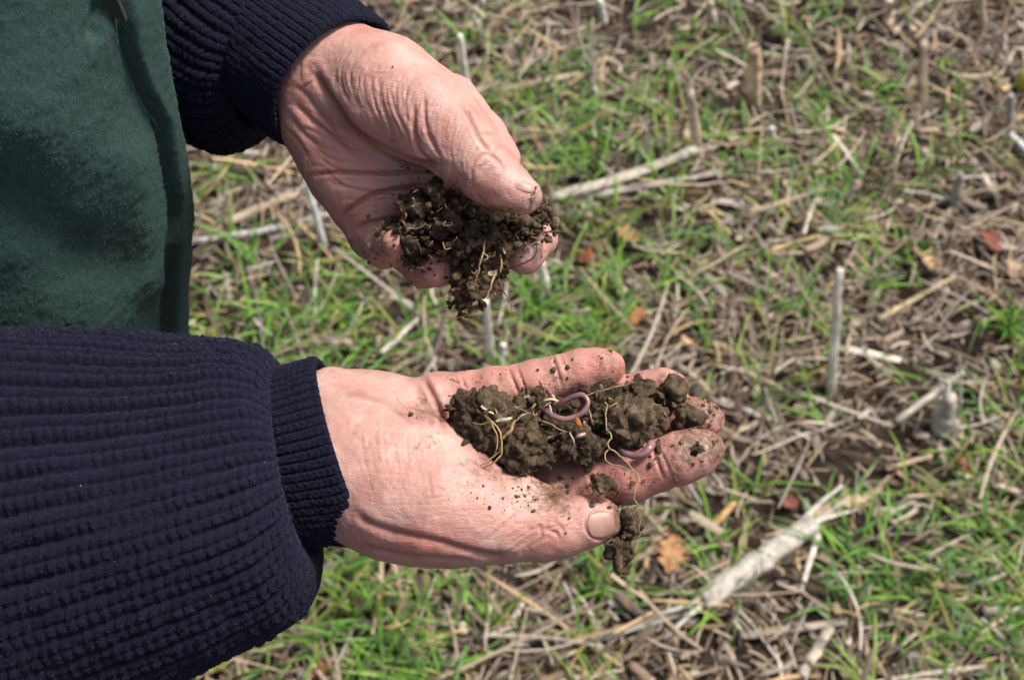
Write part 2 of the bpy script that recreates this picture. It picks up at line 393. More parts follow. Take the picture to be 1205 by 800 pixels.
inside = (px > 180) & (px < 1230) & (py > -30) & (py < 830)
k = (dn > .12) & (~inside | (rng.random(len(x)) < .2)); T += [(a, b_, .8) for a, b_ in zip(x[k], y[k])]
T = np.array(T); nb = rng.integers(5, 12, len(T)); I = np.repeat(np.arange(len(T)), nb); n = len(I)
x = T[I, 0]+rng.normal(0, .012, n); y = T[I, 1]+rng.normal(0, .012, n)
GP = np.array([(.11, .25, .03), (.15, .31, .035), (.085, .21, .035), (.19, .34, .06), (.25, .33, .08), (.11, .21, .07)])
tint = GP[rng.integers(0, 6, n)]*rng.uniform(.85, 1.5, (n, 1))
k = rng.random(n) < .07; tint[k] = (.36, .32, .10)
lean = rng.uniform(0, 2*math.pi, len(T))[I]+rng.normal(0, 1.2, n)
V, F, A = strips(np.stack([x, y, gz(x, y)], 1), lean, rng.uniform(.25, 1.3, n), rng.uniform(.035, .125, n), rng.uniform(.0025, .0055, n), -rng.uniform(.2, 1.7, n), rng.normal(0, .3, n), 6, tint, -.22, 'tip')
tag(obj('young_grass', mesh('young_grass', V, F, GRASS, True, A)), 'short bright green grass blades sprouting through the stubble', 'grass', kind='stuff')
# ------------------------------------------------------------------ single stalks, stubs, leaves on the field
def ring_noise(V, c, amp, sc, s): return V+amp*np.stack([fbm(V*sc, 3, s), fbm(V*sc+9, 3, s+1), fbm(V*sc+31, 3, s+2)], 1)
def stalk(p0, p1, r0, r1, col, label, group=None, z0=.012, z1=.012, bend=.0, flat=.75, name='maize_stalk', cat='stalk', split=0, nodes=1, seed=0):
    a, b_ = G(*p0), G(*p1); a = np.array([a[0], a[1], gz(a[0], a[1])[0]+z0]); b_ = np.array([b_[0], b_[1], gz(b_[0], b_[1])[0]+z1])
    return stick(a, b_, r0, r1, col, label, group, bend, flat, name, cat, split, nodes, seed)
def stick(a, b_, r0, r1, col, label, group=None, bend=0., flat=.75, name='maize_stalk', cat='stalk', split=0, nodes=1, seed=0):
    r = np.random.default_rng(seed+3); k = 16; t = np.linspace(0, 1, k)[:, None]; side = np.cross(b_-a, [0, 0, 1.]); side /= np.linalg.norm(side)+1e-9
    path = a+(b_-a)*t+side*bend*np.sin(t*math.pi)+r.normal(0, .08*r0, (k, 3)); rad = r0+(r1-r0)*t[:, 0]
    for q in range(nodes): rad = rad*(1+.22*np.exp(-((t[:, 0]-(q+.7)/(nodes+.4))/.035)**2))
    V, F = sweep(path, rad, 24, flat=flat); J = np.minimum(np.arange(len(V)) % 24, 23); cr_ = r.normal(0, .06, 24)-.2*(r.random(24) < .1); ax_ = path[np.minimum(np.arange(len(V))//24, k-1)]; V = V+(V-ax_)*(cr_[J]*(np.arange(len(V)) < k*24))[:, None]; V = ring_noise(V, 0, r0*.06, 130, seed); stk = r.uniform(.7, 1.15, 24)[J]
    # ridges of the dried rind
    Vs = [V]; Fs = [F]; tint = [np.tile(np.array(col), (len(V), 1))*(stk*(1+.35*fbm(V*60, 3, seed)))[:, None]]
    for s in range(split):                               # frayed fibres at the ends
        e = b_ if s % 2 else a; dr = (b_-a) if s % 2 else (a-b_); dr = dr/np.linalg.norm(dr); L = r.uniform(1.5, 5)*r0
        st = e-dr*r0*2+r.normal(0, r0*.4, 3); en = e+dr*L+r.normal(0, r0*.8, 3); en[2] = max(en[2], gz(en[0], en[1])[0]+.002)
        v, f = sweep(catmull([st, (st+en)/2+r.normal(0, r0*.3, 3), en], 6), np.linspace(r0*.35, r0*.12, 6), 6, flat=.4)
        Vs.append(v); Fs.append(f+sum(map(len, Vs[:-1]))); tint.append(np.tile(np.array(col)*r.uniform(.7, 1.25), (len(v), 1)))
    o = obj(name, mesh(name, np.vstack(Vs), np.vstack(Fs), STALK, True, {'tint': np.vstack(tint)}))
    return recentre(tag(o, label, cat, group))
GY = (.42, .39, .34); TN = (.44, .33, .21); LT = (.60, .54, .45); BR = (.26, .18, .12); OR = (.45, .27, .12)
gs = 'fallen stalks on the field'
stalk((822, 722), (952, 628), .0160, .0140, (.42, .385, .33), 'thick pale weathered maize stalk with frayed root end below the fingertips', gs, .024, .024, split=6, seed=1)
stalk((940, 640), (1010, 592), .011, .007, TN, 'tan shredded root end of the thick weathered stalk', gs, .016, .012, bend=-.01, split=9, seed=2, name='stalk_piece', cat='stalk')
stalk((958, 640), (938, 705), .004, .003, LT, 'thin white splinter hanging under the thick weathered stalk', gs, .02, .006, seed=3, name='splinter', cat='straw')
stalk((648, 240), (818, 193), .0090, .0080, (.46, .41, .33), 'long pale stalk lying to the right of the upper thumb', gs, .022, .026, bend=.006, split=5, seed=4)
stalk((700, 240), (842, 214), .006, .005, (.36, .32, .28), 'greyish stalk lying close below the long pale stalk', gs, .008, .010, split=4, seed=5)
stalk((586, 114), (702, 92), .0075, .006, (.42, .34, .25), 'short tan stalk on the ground above the upper thumb', gs, split=3, seed=6)
stalk((268, 272), (347, 240), .0085, .0075, (.42, .33, .23), 'tan hollow stalk between green vest and upper palm', gs, split=3, seed=7)
stalk((235, 296), (392, 258), .0065, .006, (.40, .38, .35), 'long grey stalk lying just below the tan hollow stalk', gs, bend=.006, split=3, seed=8)
stalk((880, 262), (966, 230), .0055, .0045, TN, 'tan straw bundle piece near the centre of the stubble', gs, split=4, seed=9)
stalk((988, 418), (1056, 431), .005, .0055, LT, 'white flattened stalk touching the foot of the tall pale stub', gs, split=2, seed=10, flat=.45)
stalk((1030, 384), (1118, 338), .0042, .0035, (.52, .42, .25), 'straight yellow straw right of the tall pale stub', gs, z1=.02, seed=11)
stalk((1012, 290), (905, 300), .0035, .003, (.50, .38, .18), 'golden bent straw above the tall pale stub', gs, bend=.012, seed=12)
stalk((574, 96), (596, 134), .005, .004, (.46, .34, .2), 'short tan straw slanting beside the upper thumb', gs, seed=13)
stalk((975, 178), (1012, 216), .0042, .0035, LT, 'pale thin straw slanting in the upper right grass', gs, z0=.03, seed=14)
stalk((1180, 178), (1222, 200), .0065, .006, (.62, .60, .58), 'bright white stalk cut off at the right edge', gs, z0=.03, seed=15)
stalk((1137, 204), (1172, 240), .0055, .005, (.55, .45, .36), 'pale pinkish stalk piece near the right edge', gs, z0=.03, split=2, seed=16)
stalk((938, 806), (972, 748), .0065, .006, (.46, .40, .33), 'pale stalk at the bottom edge below the thick stalk', gs, split=2, seed=17)
stalk((868, 756), (990, 742), .0055, .005, (.34, .28, .22), 'brown grey stalk on the ground at the bottom', gs, seed=18)
stalk((1153, 726), (1212, 724), .005, .004, LT, 'short white straw at the lower right edge', gs, seed=19)
stalk((832, 632), (862, 600), .0048, .0042, OR, 'orange brown straw right of the hanging clod', gs, seed=20)
stalk((1038, 560), (1090, 548), .004, .0035, TN, 'short tan straw lying left of the grey stub', gs, seed=21)
stalk((690, 762), (828, 722), .004, .0045, (.42, .37, .30), 'thin pale stalk pointing at the thick weathered stalk', gs, seed=22)
stalk((1050, 505), (1122, 462), .0055, .004, (.48, .43, .36), 'pale split straw leaning on the grey stub', gs, z1=.04, split=2, seed=23)
stalk((800, 455), (770, 490), .004, .004, TN, 'short straw beyond the ring finger', gs, seed=24)
stalk((450, 425), (500, 378), .0045, .0035, LT, 'white straw above the lower wrist', gs, seed=25)
stalk((905, 500), (845, 478), .004, .0035, (.46, .41, .35), 'pale straw just right of the lower fingertips', gs, seed=26)
stalk((1195, 590), (1120, 566), .005, .004, (.46, .36, .25), 'tan straw near the right edge at mid height', gs, seed=27)
stalk((340, 712), (300, 764), .0042, .004, (.50, .42, .34), 'pale straw emerging under the lower sleeve', gs, seed=28)
gu = 'upright stubs of cut stalks'
def stub(p0, p1, r, col, label, taper=.9, flat=1., seed=0, split=0, nodes=1, name='stubble_stub'):
    a = G(*p0); a = np.array([a[0], a[1], gz(a[0], a[1])[0]-.01]); b_ = G(p1[0], p1[1], math.hypot(p1[0]-p0[0], p1[1]-p0[1])/560)
    return stick(a, b_, r, r*taper, tuple(min(.8, 1.4*c_) for c_ in col), label, gu, .0, flat, name, 'stub', split, nodes, seed)
stub((978, 462), (988, 318), .0068, (.54, .50, .43), 'tall pale grey upright stub right of the lower fingertips', .72, seed=31)
stub((551, 112), (541, 42), .0062, (.62, .57, .49), 'pale upright stub just above the upper thumb', .7, seed=32)
stub((886, 122), (888, 56), .0135, (.46, .34, .22), 'thick tan ragged stub standing in the upper grass', .8, seed=33, split=3)
stub((1086, 128), (1087, 52), .0095, (.40, .31, .22), 'brown grey stub in the upper right stubble', .55, seed=34, split=2)
stub((822, 186), (812, 108), .0095, (.42, .34, .25), 'splayed tan stub near the end of the long pale stalk', .7, seed=35, split=5)
stub((1186, 165), (1190, 112), .0075, (.27, .24, .22), 'dark grey stub near the upper right edge', .6, seed=36)
stub((382, 293), (360, 212), .0058, (.60, .58, .55), 'thin white stub between the green vest and upper palm', .7, seed=37)
stub((645, 350), (637, 308), .0062, (.56, .52, .46), 'white stub under the upper index fingertip', .8, seed=38)
stub((578, 432), (571, 355), .0065, (.55, .51, .45), 'grey white stub between the two hands', .8, seed=39)
stub((588, 436), (592, 405), .005, (.66, .64, .62), 'short white stub beside the grey stub between the hands', .8, seed=40)
stub((1108, 515), (1115, 466), .0165, (.36, .32, .28), 'stout grey stub with torn top at right', .7, seed=41, split=6)
stub((1122, 248), (1130, 205), .0085, (.26, .23, .21), 'dark stub among grass in the upper right', .7, seed=42)
stub((712, 22), (705, 0), .008, (.55, .52, .46), 'pale stub at the top edge above the upper hand', .8, seed=43)
stub((1046, 30), (1046, 0), .010, (.42, .34, .26), 'tan stub at the top edge on the right', .7, seed=44, split=3)
stub((842, 28), (835, 2), .008, (.42, .35, .28), 'ragged stub at the top edge left of the tan one', .7, seed=45, split=3)
stub((1156, 46), (1156, -4), .006, (.44, .35, .26), 'slim brown stub at the top right corner', .7, seed=46)
stub((568, 8), (566, -12), .007, (.5, .46, .42), 'small pale stub at the top edge beside the upper cuff', .7, seed=47)
stub((912, 172), (908, 150), .005, (.55, .50, .5), 'tiny white stub left of the slanting pale straw', .8, seed=48)
# oak leaves
def leaf(px, py, size, yaw, col, label, seed=0, tilt=.25, lobes=4, grp='dead brown leaves on the field', name='oak_leaf', z=.018):
    r = np.random.default_rng(seed); nu, nv = 28, 13; u = np.linspace(0, 1, nu); v = np.linspace(-1, 1, nv)
    wd = .34*np.sin(np.clip(u*1.02, 0, 1)*math.pi)**.6*(1+.42*np.cos(u*lobes*2*math.pi+1.))*(.55+.6*u)+.012
    U, Vv = np.meshgrid(u, v, indexing='ij'); x = U-.5; y = Vv*wd[:, None]; zz = .10*np.sin(U*5+seed)+.25*y*y*4-.05+.05*fbm(np.stack([U.ravel()*4, Vv.ravel()*2, U.ravel()*0+seed], 1), 3, seed).reshape(U.shape)
    c, s = math.cos(yaw), math.sin(yaw); g = G(px, py)
    Wp = np.stack([(x*c-y*s).ravel(), (x*s+y*c).ravel(), (zz+tilt*y).ravel()], 1)*size+np.array([g[0], g[1], gz(g[0], g[1])[0]+z])
    i = (np.arange(nu-1)[:, None]*nv+np.arange(nv-1)[None]).ravel(); F = np.stack([i, i+nv, i+nv+1, i+1], 1)
    th = Wp-np.array([0, 0, .0006]); n0 = len(Wp)
    vein = np.exp(-(Vv.ravel()/.09)**2)
    tint = np.tile(np.array(col), (n0, 1))*(1-.3*vein)[:, None]*(1+.3*fbm(Wp*90, 3, seed))[:, None]
    o = obj(name, mesh(name, np.vstack([Wp, th]), np.vstack([F, F[:, ::-1]+n0]), LEAFM, True, {'tint': np.vstack([tint, tint])}))
    return recentre(tag(o, label, 'leaf', grp))
leaf(788, 662, .062, 1.3, (.50, .27, .13), 'orange tan oak leaf on the ground right of the hanging clod', 1, z=.03)
leaf(706, 655, .05, .4, (.24, .13, .09), 'dull brown oak leaf left of the hanging clod', 2)
leaf(738, 288, .045, 2.6, (.42, .22, .11), 'tan brown leaf on the ground below the upper index finger', 3, z=.025)
leaf(748, 384, .03, .9, (.45, .2, .08), 'small rusty leaf above the lower pinky finger', 4)
leaf(1158, 300, .05, 2.0, (.28, .08, .05), 'dark reddish leaf near the right edge', 5)
leaf(1082, 316, .05, 1.9, (.50, .33, .16), 'curled yellowish tan leaf left of the reddish leaf', 6, tilt=.6)
leaf(925, 603, .028, .3, (.26, .1, .07), 'small dark red leaf above the thick stalk', 7)
leaf(375, 792, .03, .5, (.38, .14, .05), 'small rusty leaf at the bottom edge near the sleeve', 8)
leaf(256, 782, .036, .2, (.30, .36, .06), 'round yellow green leaf by the lower sleeve', 9, lobes=0, name='round_leaf')
leaf(1130, 560, .03, 2.2, (.30, .12, .06), 'small brown red leaf below the stout grey stub', 10)
leaf(690, 312, .03, .2, (.35, .12, .06), 'little russet leaf between the upper index finger and the tan one', 11)
leaf(1186, 330, .04, 1.2, (.42, .30, .2), 'pale tan leaf piece at the right edge', 12)
g = G(1203, 114); V, F = icos(4); V = V*(.022, .021, .024)*(1+.06*fbm(V*2, 3, 4))[:, None]; V[:, 2] += .022+gz(g[0], g[1])[0]; V[:, :2] += g[:2]
recentre(tag(obj('wild_apple', mesh('wild_apple', V, F, LEAFM, True, {'tint': np.tile([.40, .45, .09], (len(V), 1))})), 'round yellow green fruit cut off at the right edge', 'fruit'))
#@@PERSON
# ------------------------------------------------------------------ the person
def Q(a, D=None): return P(a[0], a[1], a[2]/100), a[3]*MPP*a[2]/100
def chain(pts):
    q = [Q(p) for p in pts]; return [(q[i][0], q[i+1][0], q[i][1], q[i+1][1]) for i in range(len(q)-1)]
def hand_sdf(groups, K):
    def f(X):
        X = np.asarray(X); tot = None
        for chains, k in groups:
            d = None
            for c in chains:
                e = cap(X, *c); d = e if d is None else smin(d, e, k)
            tot = d if tot is None else smin(tot, d, K)
        return tot
    return f
# right hand: palm up, thumb towards the camera
R_palm = chain([(60,575,58,84),(250,556,56.8,80),(400,548,56.4,82)]) + chain([(405,556,55.6,74),(470,582,54.9,74),(525,594,54.3,68),(563,606,54.0,51),(600,618,53.8,39)]) \
    + chain([(425,520,55.4,50),(480,532,54.9,46),(535,560,54.5,40)]) + chain([(395,492,57.8,60),(455,490,57.9,52)]) \
    + chain([(440,540,58.4,45),(560,520,59.2,34)]) + chain([(440,560,58,45),(560,575,58,38)]) + chain([(440,500,58.4,45),(510,500,58.9,38)])
R_thumb = chain([(563,606,54.1,49),(602,619,53.7,39),(637,622,53.5,36.5),(662,619,53.4,34.5),(690,614,53.3,29),(708,611,53.3,24)])
R_pinky = chain([(478,488,58.6,34),(512,474,57.9,34),(555,463,57.6,26),(582,460,57.4,27.5),(607,456,57.3,25),(633,450,57.1,26.5),(658,443,57,24),(688,436,56.9,24.8),(706,433,56.8,22),(718,431,56.9,16.5)])
R_ring = chain([(500,505,58.8,34),(600,500,58.9,27),(690,486,58.2,26),(745,467,57.3,25),(766,461,56.9,24.5),(782,457,56.7,22),(793,456,56.8,16)])
R_mid = chain([(510,530,58.6,34),(620,535,58.6,28),(710,525,57.8,27),(775,504,56.8,25.5),(802,498,56.4,26.5),(822,493,56.2,24),(834,492,56.3,17.5)])
R_index = chain([(545,570,57,36),(630,585,56.3,32),(668,577,55.7,34.5),(705,567,55.2,31),(738,558,54.8,34),(769,548,54.5,30),(801,538,54.2,30.5),(820,532,54.1,26.5),(833,527,54.2,19)])
R_pads = chain([(582,568,54.1,18),(594,594,54.4,19)])+chain([(615,574,53.9,19),(642,592,54.2,21)])
fR = hand_sdf([(R_palm, .010), (R_thumb, .003), (R_pinky, .003), (R_ring, .003), (R_mid, .003), (R_index, .003), (R_pads, .004)], .0045)
# left hand: palm towards the camera, fingers curled up under the soil
L_palm = chain([(200,-50,70,76),(300,28,65.5,72),(385,95,61.8,68)]) + chain([(405,85,61,58),(455,108,59.8,60),(500,135,58.9,52),(535,165,58.3,43)]) \
    + chain([(382,150,61.8,50),(410,200,62,45),(436,238,62,38)]) + chain([(430,150,62,48),(510,195,62.4,40)]) + chain([(420,170,62,48),(470,225,62.4,40)])
L_thumb = chain([(520,148,58.6,47),(548,178,58.1,40),(574,203,57.6,35.5),(594,219,57.3,30),(616,230,57.1,22.5)])
L_back = chain([(530,120,60.2,34),(566,160,59.4,28),(592,188,58.5,22)])
L_pinky = chain([(425,246,62.2,34),(438,276,62.3,27),(452,292,61.2,22.5),(465,285,59.6,18.5)])
L_ring = chain([(455,235,62.6,32),(476,292,62.8,25),(498,317,61.8,21.5),(513,318,60.4,20)])
L_mid = chain([(490,225,62.8,32),(525,290,63.2,24),(547,321,62.2,20),(556,322,60.8,18)])
L_index = chain([(530,190,62.6,34),(590,235,63.2,26),(630,280,62,24.5),(618,301,60.5,23)])
fL = hand_sdf([(L_palm, .010), (L_thumb, .003), (L_back, .003), (L_pinky, .003), (L_ring, .003), (L_mid, .003), (L_index, .003)], .0045)
def march(f, px, py, d0=.44, it=60):
    px = np.atleast_1d(np.asarray(px, float)); py = np.atleast_1d(np.asarray(py, float))
    d = FW[None]+(px-602.5)[:, None]*MPP*np.array([1., 0, 0])+(400-py)[:, None]*MPP*UP; L = np.linalg.norm(d, axis=1); t = np.full(len(px), d0)
    for _ in range(it): t = t+np.clip(f(C0+d*t[:, None]), -.01, .05)/L*.9
    return C0+d*t[:, None], t < .75
# creases: (polyline in the photograph, depth mm, width px)
def fan(A, B_, n, dep, wid, jit=2., seed=0, trim=.25):
    r = np.random.default_rng(seed); out = []; A = catmull([(*a, 0) for a in A], 14)[:, :2]; B_ = catmull([(*a, 0) for a in B_], 14)[:, :2]
    for q in range(n):
        u = (q+r.uniform(-.3, .3))/max(n-1, 1); l = A*(1-u)+B_*u; i0, i1 = int(r.uniform(0, trim)*14), 14-int(r.uniform(0, trim)*14)
        l = l+np.cumsum(r.normal(0, jit*.18, l.shape), 0); out.append((l[i0:i1], dep*r.uniform(.4, 1.2), wid*r.uniform(.8, 1.3)))
    return out
CR_R = [([(497,443),(508,462),(518,484),(524,506)], 1.5, 3.2), ([(541,441),(546,452),(551,462)], .5, 1.6), ([(597,432),(605,450),(612,468)], .8, 1.8), ([(608,430),(614,446),(620,464)], .6, 1.6),
        ([(649,416),(655,434),(662,458)], .9, 1.8), ([(657,414),(664,430),(669,444)], .4, 1.4), ([(535,440),(541,456)], .4, 1.4),
        ([(398,462),(425,464),(455,474),(490,500)], .7, 4.), ([(418,605),(440,618),(480,630),(520,638),(560,650),(600,656)], 1.3, 4.5), ([(420,640),(470,652),(520,656),(560,660)], .7, 3.),
        ([(628,625),(634,618),(637,630),(630,640)], .8, 2.2), ([(640,622),(655,628),(660,640)], .7, 2.), ([(650,612),(662,622),(664,640)], .4, 2.), ([(768,528),(774,545),(782,566)], .8, 1.8), ([(775,526),(783,543),(790,560)], .5, 1.6),
        ([(690,553),(697,572),(700,590)], .6, 1.8), ([(775,452),(783,462),(790,470)], .5, 1.6), ([(640,580),(655,592),(672,598)], .5, 2.)]
CR_R += [([(708+18.5*math.cos(a)-1, 617+18*math.sin(a)) for a in np.linspace(1.2, 5.1, 12)], .7, 1.6)]
CR_R += fan([(430,470),(425,520),(440,590)], [(530,500),(545,545),(560,610)], 15, .16, 1.3, 4., 1, .4)
CR_R += fan([(400,480),(440,475),(520,500)], [(420,600),(480,610),(570,600)], 9, .09, 1.4, 4., 2, .4)
CR_R += fan([(570,640),(620,600),(680,585)], [(600,652),(650,625),(692,600)], 9, .3, 1.5, 2.5, 3)
CR_R += fan([(600,590),(640,588),(690,592)], [(600,630),(640,625),(685,622)], 7, .2, 1.4, 2.5, 4)
CR_L = [([(368,82),(380,105),(396,128),(412,150),(442,172),(480,190),(515,196)], 2.0, 5.), ([(366,206),(400,203),(450,204),(490,202),(520,205)], 1.3, 2.6), ([(396,256),(415,243),(440,228),(470,222),(500,219)], 1.4, 2.6),
        ([(415,272),(432,263),(455,259),(478,257)], 1.2, 2.4), ([(345,120),(365,140),(395,165),(420,185)], .9, 3.), ([(340,135),(360,160),(380,178)], .8, 3.), ([(345,100),(360,112),(380,140),(400,160)], .7, 2.6),
        ([(350,108),(362,100),(372,92)], .6, 2.), ([(335,150),(350,165),(365,190)], .5, 2.), ([(430,290),(440,280),(452,274)], .7, 2.), ([(545,122),(556,146),(566,166),(578,180)], 1.2, 2.6), ([(562,160),(575,158),(588,160)], .7, 2.),
        ([(578,178),(588,172),(594,172)], .7, 2.), ([(552,196),(560,186),(572,180),(586,190),(594,200)], .8, 2.4), ([(556,206),(565,196),(575,190)], .6, 2.), ([(548,192),(556,180),(566,174)], .5, 2.),
        ([(596,222),(598,228),(601,233)], .5, 1.4), ([(489,120),(487,140),(488,160),(494,178),(510,192)], 1.2, 2.4), ([(500,112),(500,140),(506,165),(520,188)], .8, 2.)]
CR_L += fan([(390,75),(392,95),(405,125)], [(500,100),(500,140),(520,190)], 21, .38, 1.7, 2.2, 5, .2)
CR_L += fan([(420,45),(400,80),(398,110)], [(540,120),(528,150),(528,190)], 26, .2, 1.4, 2., 6)
CR_L += fan([(530,120),(520,160),(530,205)], [(575,170),(560,195),(556,225)], 12, .22, 1.5, 2., 7)
CR_L += fan([(350,150),(390,190),(480,215)], [(400,250),(430,250),(480,240)], 6, .35, 2., 3., 8)
CR_L += fan([(350,120),(400,150),(480,200)], [(360,190),(400,200),(480,205)], 6, .3, 2., 3., 9)
def blobs(px, py, L):
    r = np.zeros(len(px))
    for x, y, rx, ry, a in L: r = np.maximum(r, a*np.exp(-((px-x)/rx)**2-((py-y)/ry)**2))
    return r
def finish_hand(f, lo, hi, creases, red, dirt, h=.00062):
    V, F = polygonise(f, lo, hi, h); N = vnormals(V, F); px, py, D = proj(V)
    toc = C0-V; toc /= np.linalg.norm(toc, axis=1)[:, None]; fc = np.clip(((N*toc).sum(1)-.05)/.35, 0, 1)
    disp = .0006*fbm(V*70, 3, 3)+.00012*fbm(V*600, 2, 4); line = np.zeros(len(V))
    for pl, dep, wid in creases:
        pl = np.asarray(pl, float)[:, :2]
        if len(pl) < 2: continue
        if len(pl) >= 3: pl = catmull(np.c_[pl, 0*pl[:, 0]], 14)[:, :2]
        m = (px > pl[:, 0].min()-14) & (px < pl[:, 0].max()+14) & (py > pl[:, 1].min()-14) & (py < pl[:, 1].max()+14)
        if not m.any(): continue
        d = seg_dist(px[m], py[m], pl); e = np.minimum(np.hypot(px[m]-pl[0, 0], py[m]-pl[0, 1]), np.hypot(px[m]-pl[-1, 0], py[m]-pl[-1, 1])); ta = np.clip(e/12, .15, 1)
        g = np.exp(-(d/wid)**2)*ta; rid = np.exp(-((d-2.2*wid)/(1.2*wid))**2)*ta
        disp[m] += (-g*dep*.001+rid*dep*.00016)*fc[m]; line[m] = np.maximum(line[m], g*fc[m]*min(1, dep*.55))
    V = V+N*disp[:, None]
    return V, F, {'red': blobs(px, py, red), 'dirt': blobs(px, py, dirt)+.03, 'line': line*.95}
red_R = [(700,432,55,30,.85),(610,450,75,28,.65),(790,480,60,50,.8),(790,457,30,25,.3),(750,560,95,38,.9),(640,635,60,30,.5),(500,640,60,22,.75),(440,640,30,30,.5),(520,600,70,50,.22),(460,560,50,40,.15)]
dirt_R = [(720,430,24,28,.5),(788,455,36,25,.62),(825,486,50,28,.72),(822,522,52,38,.78),(770,545,50,30,.42),(760,545,60,35,.3),(700,575,40,25,.35),(650,582,60,16,.6),(660,435,60,25,.18),(560,455,60,25,.14),(610,560,70,30,.45),(500,490,24,40,.4),(600,445,80,14,.32),(470,450,60,30,.10),(726,605,12,30,.7),(640,598,50,14,.4),(600,600,60,25,.12)]
red_L = [(400,180,90,60,.62),(440,240,60,40,.6),(355,110,30,30,.55),(560,230,45,22,.6),(515,318,26,22,.8),(460,287,28,22,.6),(555,325,20,16,.8),(620,300,34,28,.25),(425,30,35,22,.5),(480,165,40,40,.25),(350,150,30,40,.5),(590,200,30,22,.25)]
dirt_L = [(632,238,20,14,.6),(575,248,60,10,.6),(510,318,24,24,.34),(455,300,26,12,.32),(530,230,60,34,.55),(470,262,30,16,.4),(480,240,40,20,.26),(625,305,30,25,.20),(495,190,30,10,.3),(440,260,40,25,.1)]
def bounds(groups, pad=.012):
    A = []
    for g in groups:
        for a, b_, ra, rb in g: A += [a-ra, a+ra, b_-rb, b_+rb]
    A = np.array(A); return A.min(0)-pad, A.max(0)+pad
loR, hiR = bounds([R_palm[1:], R_thumb, R_pinky, R_ring, R_mid, R_index]); loR[0] = P(235, 550, .57)[0]
loL, hiL = bounds([L_palm[1:], L_thumb, L_back, L_pinky, L_ring, L_mid, L_index])
HR = finish_hand(fR, loR, hiR, CR_R, red_R, dirt_R); HL = finish_hand(fL, loL, hiL, CR_L, red_L, dirt_L)
# the rest of the body, coarse: arms inside the sleeves, neck, head
v3 = lambda *a: np.array(a, float)
eR, sR = v3(-.37, .245, 1.10), v3(-.385, .33, 1.40); eL, sL = P(60, -190, .80), v3(-.40, .70, 1.41)
wR, wL = P(250, 556, .568), P(300, 28, .655)
hc = v3(-.275, .51, 1.665)
ca, sa = math.cos(.5), math.sin(.5); HRt = np.array([[ca, 0, -sa], [0, 1, 0], [sa, 0, ca]]).T    # head tipped forward, facing +X
hd = lambda x, y, z: hc+HRt@v3(x, y, z)
def fB(X):
    d = cap(X, wR, eR, .028, .045); d = smin(d, cap(X, eR, sR, .045, .055), .02)
    e = smin(cap(X, wL, eL, .026, .045), cap(X, eL, sL, .045, .055), .02)
    t = smin(cap(X, v3(-.40, .36, 1.37), v3(-.40, .67, 1.37), .075, .075), cap(X, v3(-.40, .515, 1.30), v3(-.38, .515, .92), .13, .14), .05)
    n_ = cap(X, v3(-.385, .515, 1.42), hd(-.03, 0, -.06), .062, .056)
    h = ell(X, hd(-.01, 0, .025), HRt, v3(.098, .077, .098)); h = smin(h, ell(X, hd(.03, 0, -.045), HRt, v3(.062, .058, .072)), .03)
    nose = cap(X, hd(.083, 0, .01), hd(.105, 0, -.025), .007, .013); h = smin(h, nose, .012)
    for s in (-1, 1):
        h = smin(h, ell(X, hd(-.005, s*.078, -.01), HRt, v3(.018, .008, .032)), .006)
        h = -smin(-h, np.linalg.norm(X-hd(.092, s*.032, .012), axis=1)-.014, .012)
        h = smin(h, np.linalg.norm(X-hd(.078, s*.031, .011), axis=1)-.012, .003)
    h = smin(h, cap(X, hd(.085, -.018, -.058), hd(.085, .018, -.058), .008, .008), .008); h = -smin(-h, cap(X, hd(.096, -.02, -.058), hd(.096, .02, -.058), .002, .002), .004)
    t = smin(smin(t, n_, .03), h, .02); return np.minimum(smin(t, d, .03), smin(t, e, .03))
VB, FB = polygonise(fB, v3(-.62, .12, .72), v3(-.02, .92, 1.83), .0052)
z = np.zeros(len(VB)); HB = (VB, FB, {'red': z+.1, 'dirt': z, 'line': z})
V, F, A = join([HR, HL, HB])
person = bpy.data.objects.new('person', None); COL.objects.link(person); person.location = (-.40, .50, 0)
tag(person, 'person in a green fleece vest and navy knitted jumper holding soil in both cupped hands', 'person')
def child(name, m, parent=person, **kw):
    o = obj(name, m, parent)
    if parent is person: o.matrix_parent_inverse = Matrix.Translation((.40, -.50, 0))
    if kw: tag(o, **kw)
    return o
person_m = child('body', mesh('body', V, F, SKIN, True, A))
# thumbnails
def nail(f, cx, cy, ax, L, Wd, name, seed=0, lift=.0005):
    nu, nv = 26, 22; u, v = np.meshgrid(np.linspace(-1, 1, nu), np.linspace(-1, 1, nv), indexing='ij')
    c, s = math.cos(ax), math.sin(ax); uu = u*np.sqrt(1-.5*v**2)*L; vv = v*np.sqrt(1-.42*u**2)*Wd
    X, ok = march(f, (cx+uu*c-vv*s).ravel(), (cy+uu*s+vv*c).ravel()); g = grad(f, X, .0006)
    e = np.maximum(np.abs(u), np.abs(v)).ravel(); X = X+g*(lift*(1-e**6)-.0006*(e > .97))[:, None]
    i = (np.arange(nu-1)[:, None]*nv+np.arange(nv-1)[None]).ravel(); F = np.stack([i, i+1, i+nv+1, i+nv], 1)
    Np = np.cross(X[F[:, 1]]-X[F[:, 0]], X[F[:, 3]]-X[F[:, 0]])
    if (Np*g[F[:, 0]]).sum() < 0: F = F[:, ::-1]
    edge = np.exp(-((u.ravel()-1)/.09)**2)*.9+np.exp(-((np.abs(v.ravel())-1)/.10)**2)*.35+np.exp(-((u.ravel()+1)/.1)**2)*.25
    return child(name, mesh(name, X, F, NAIL, True, {'edge': np.clip(edge, 0, 1)}), person_m)
nail(fR, 708, 617, -.12, 17.5, 17, 'thumbnail', lift=.0001)
nail(fL, 616, 220, .22, 15, 6.5, 'thumbnail', 1, lift=.0005)
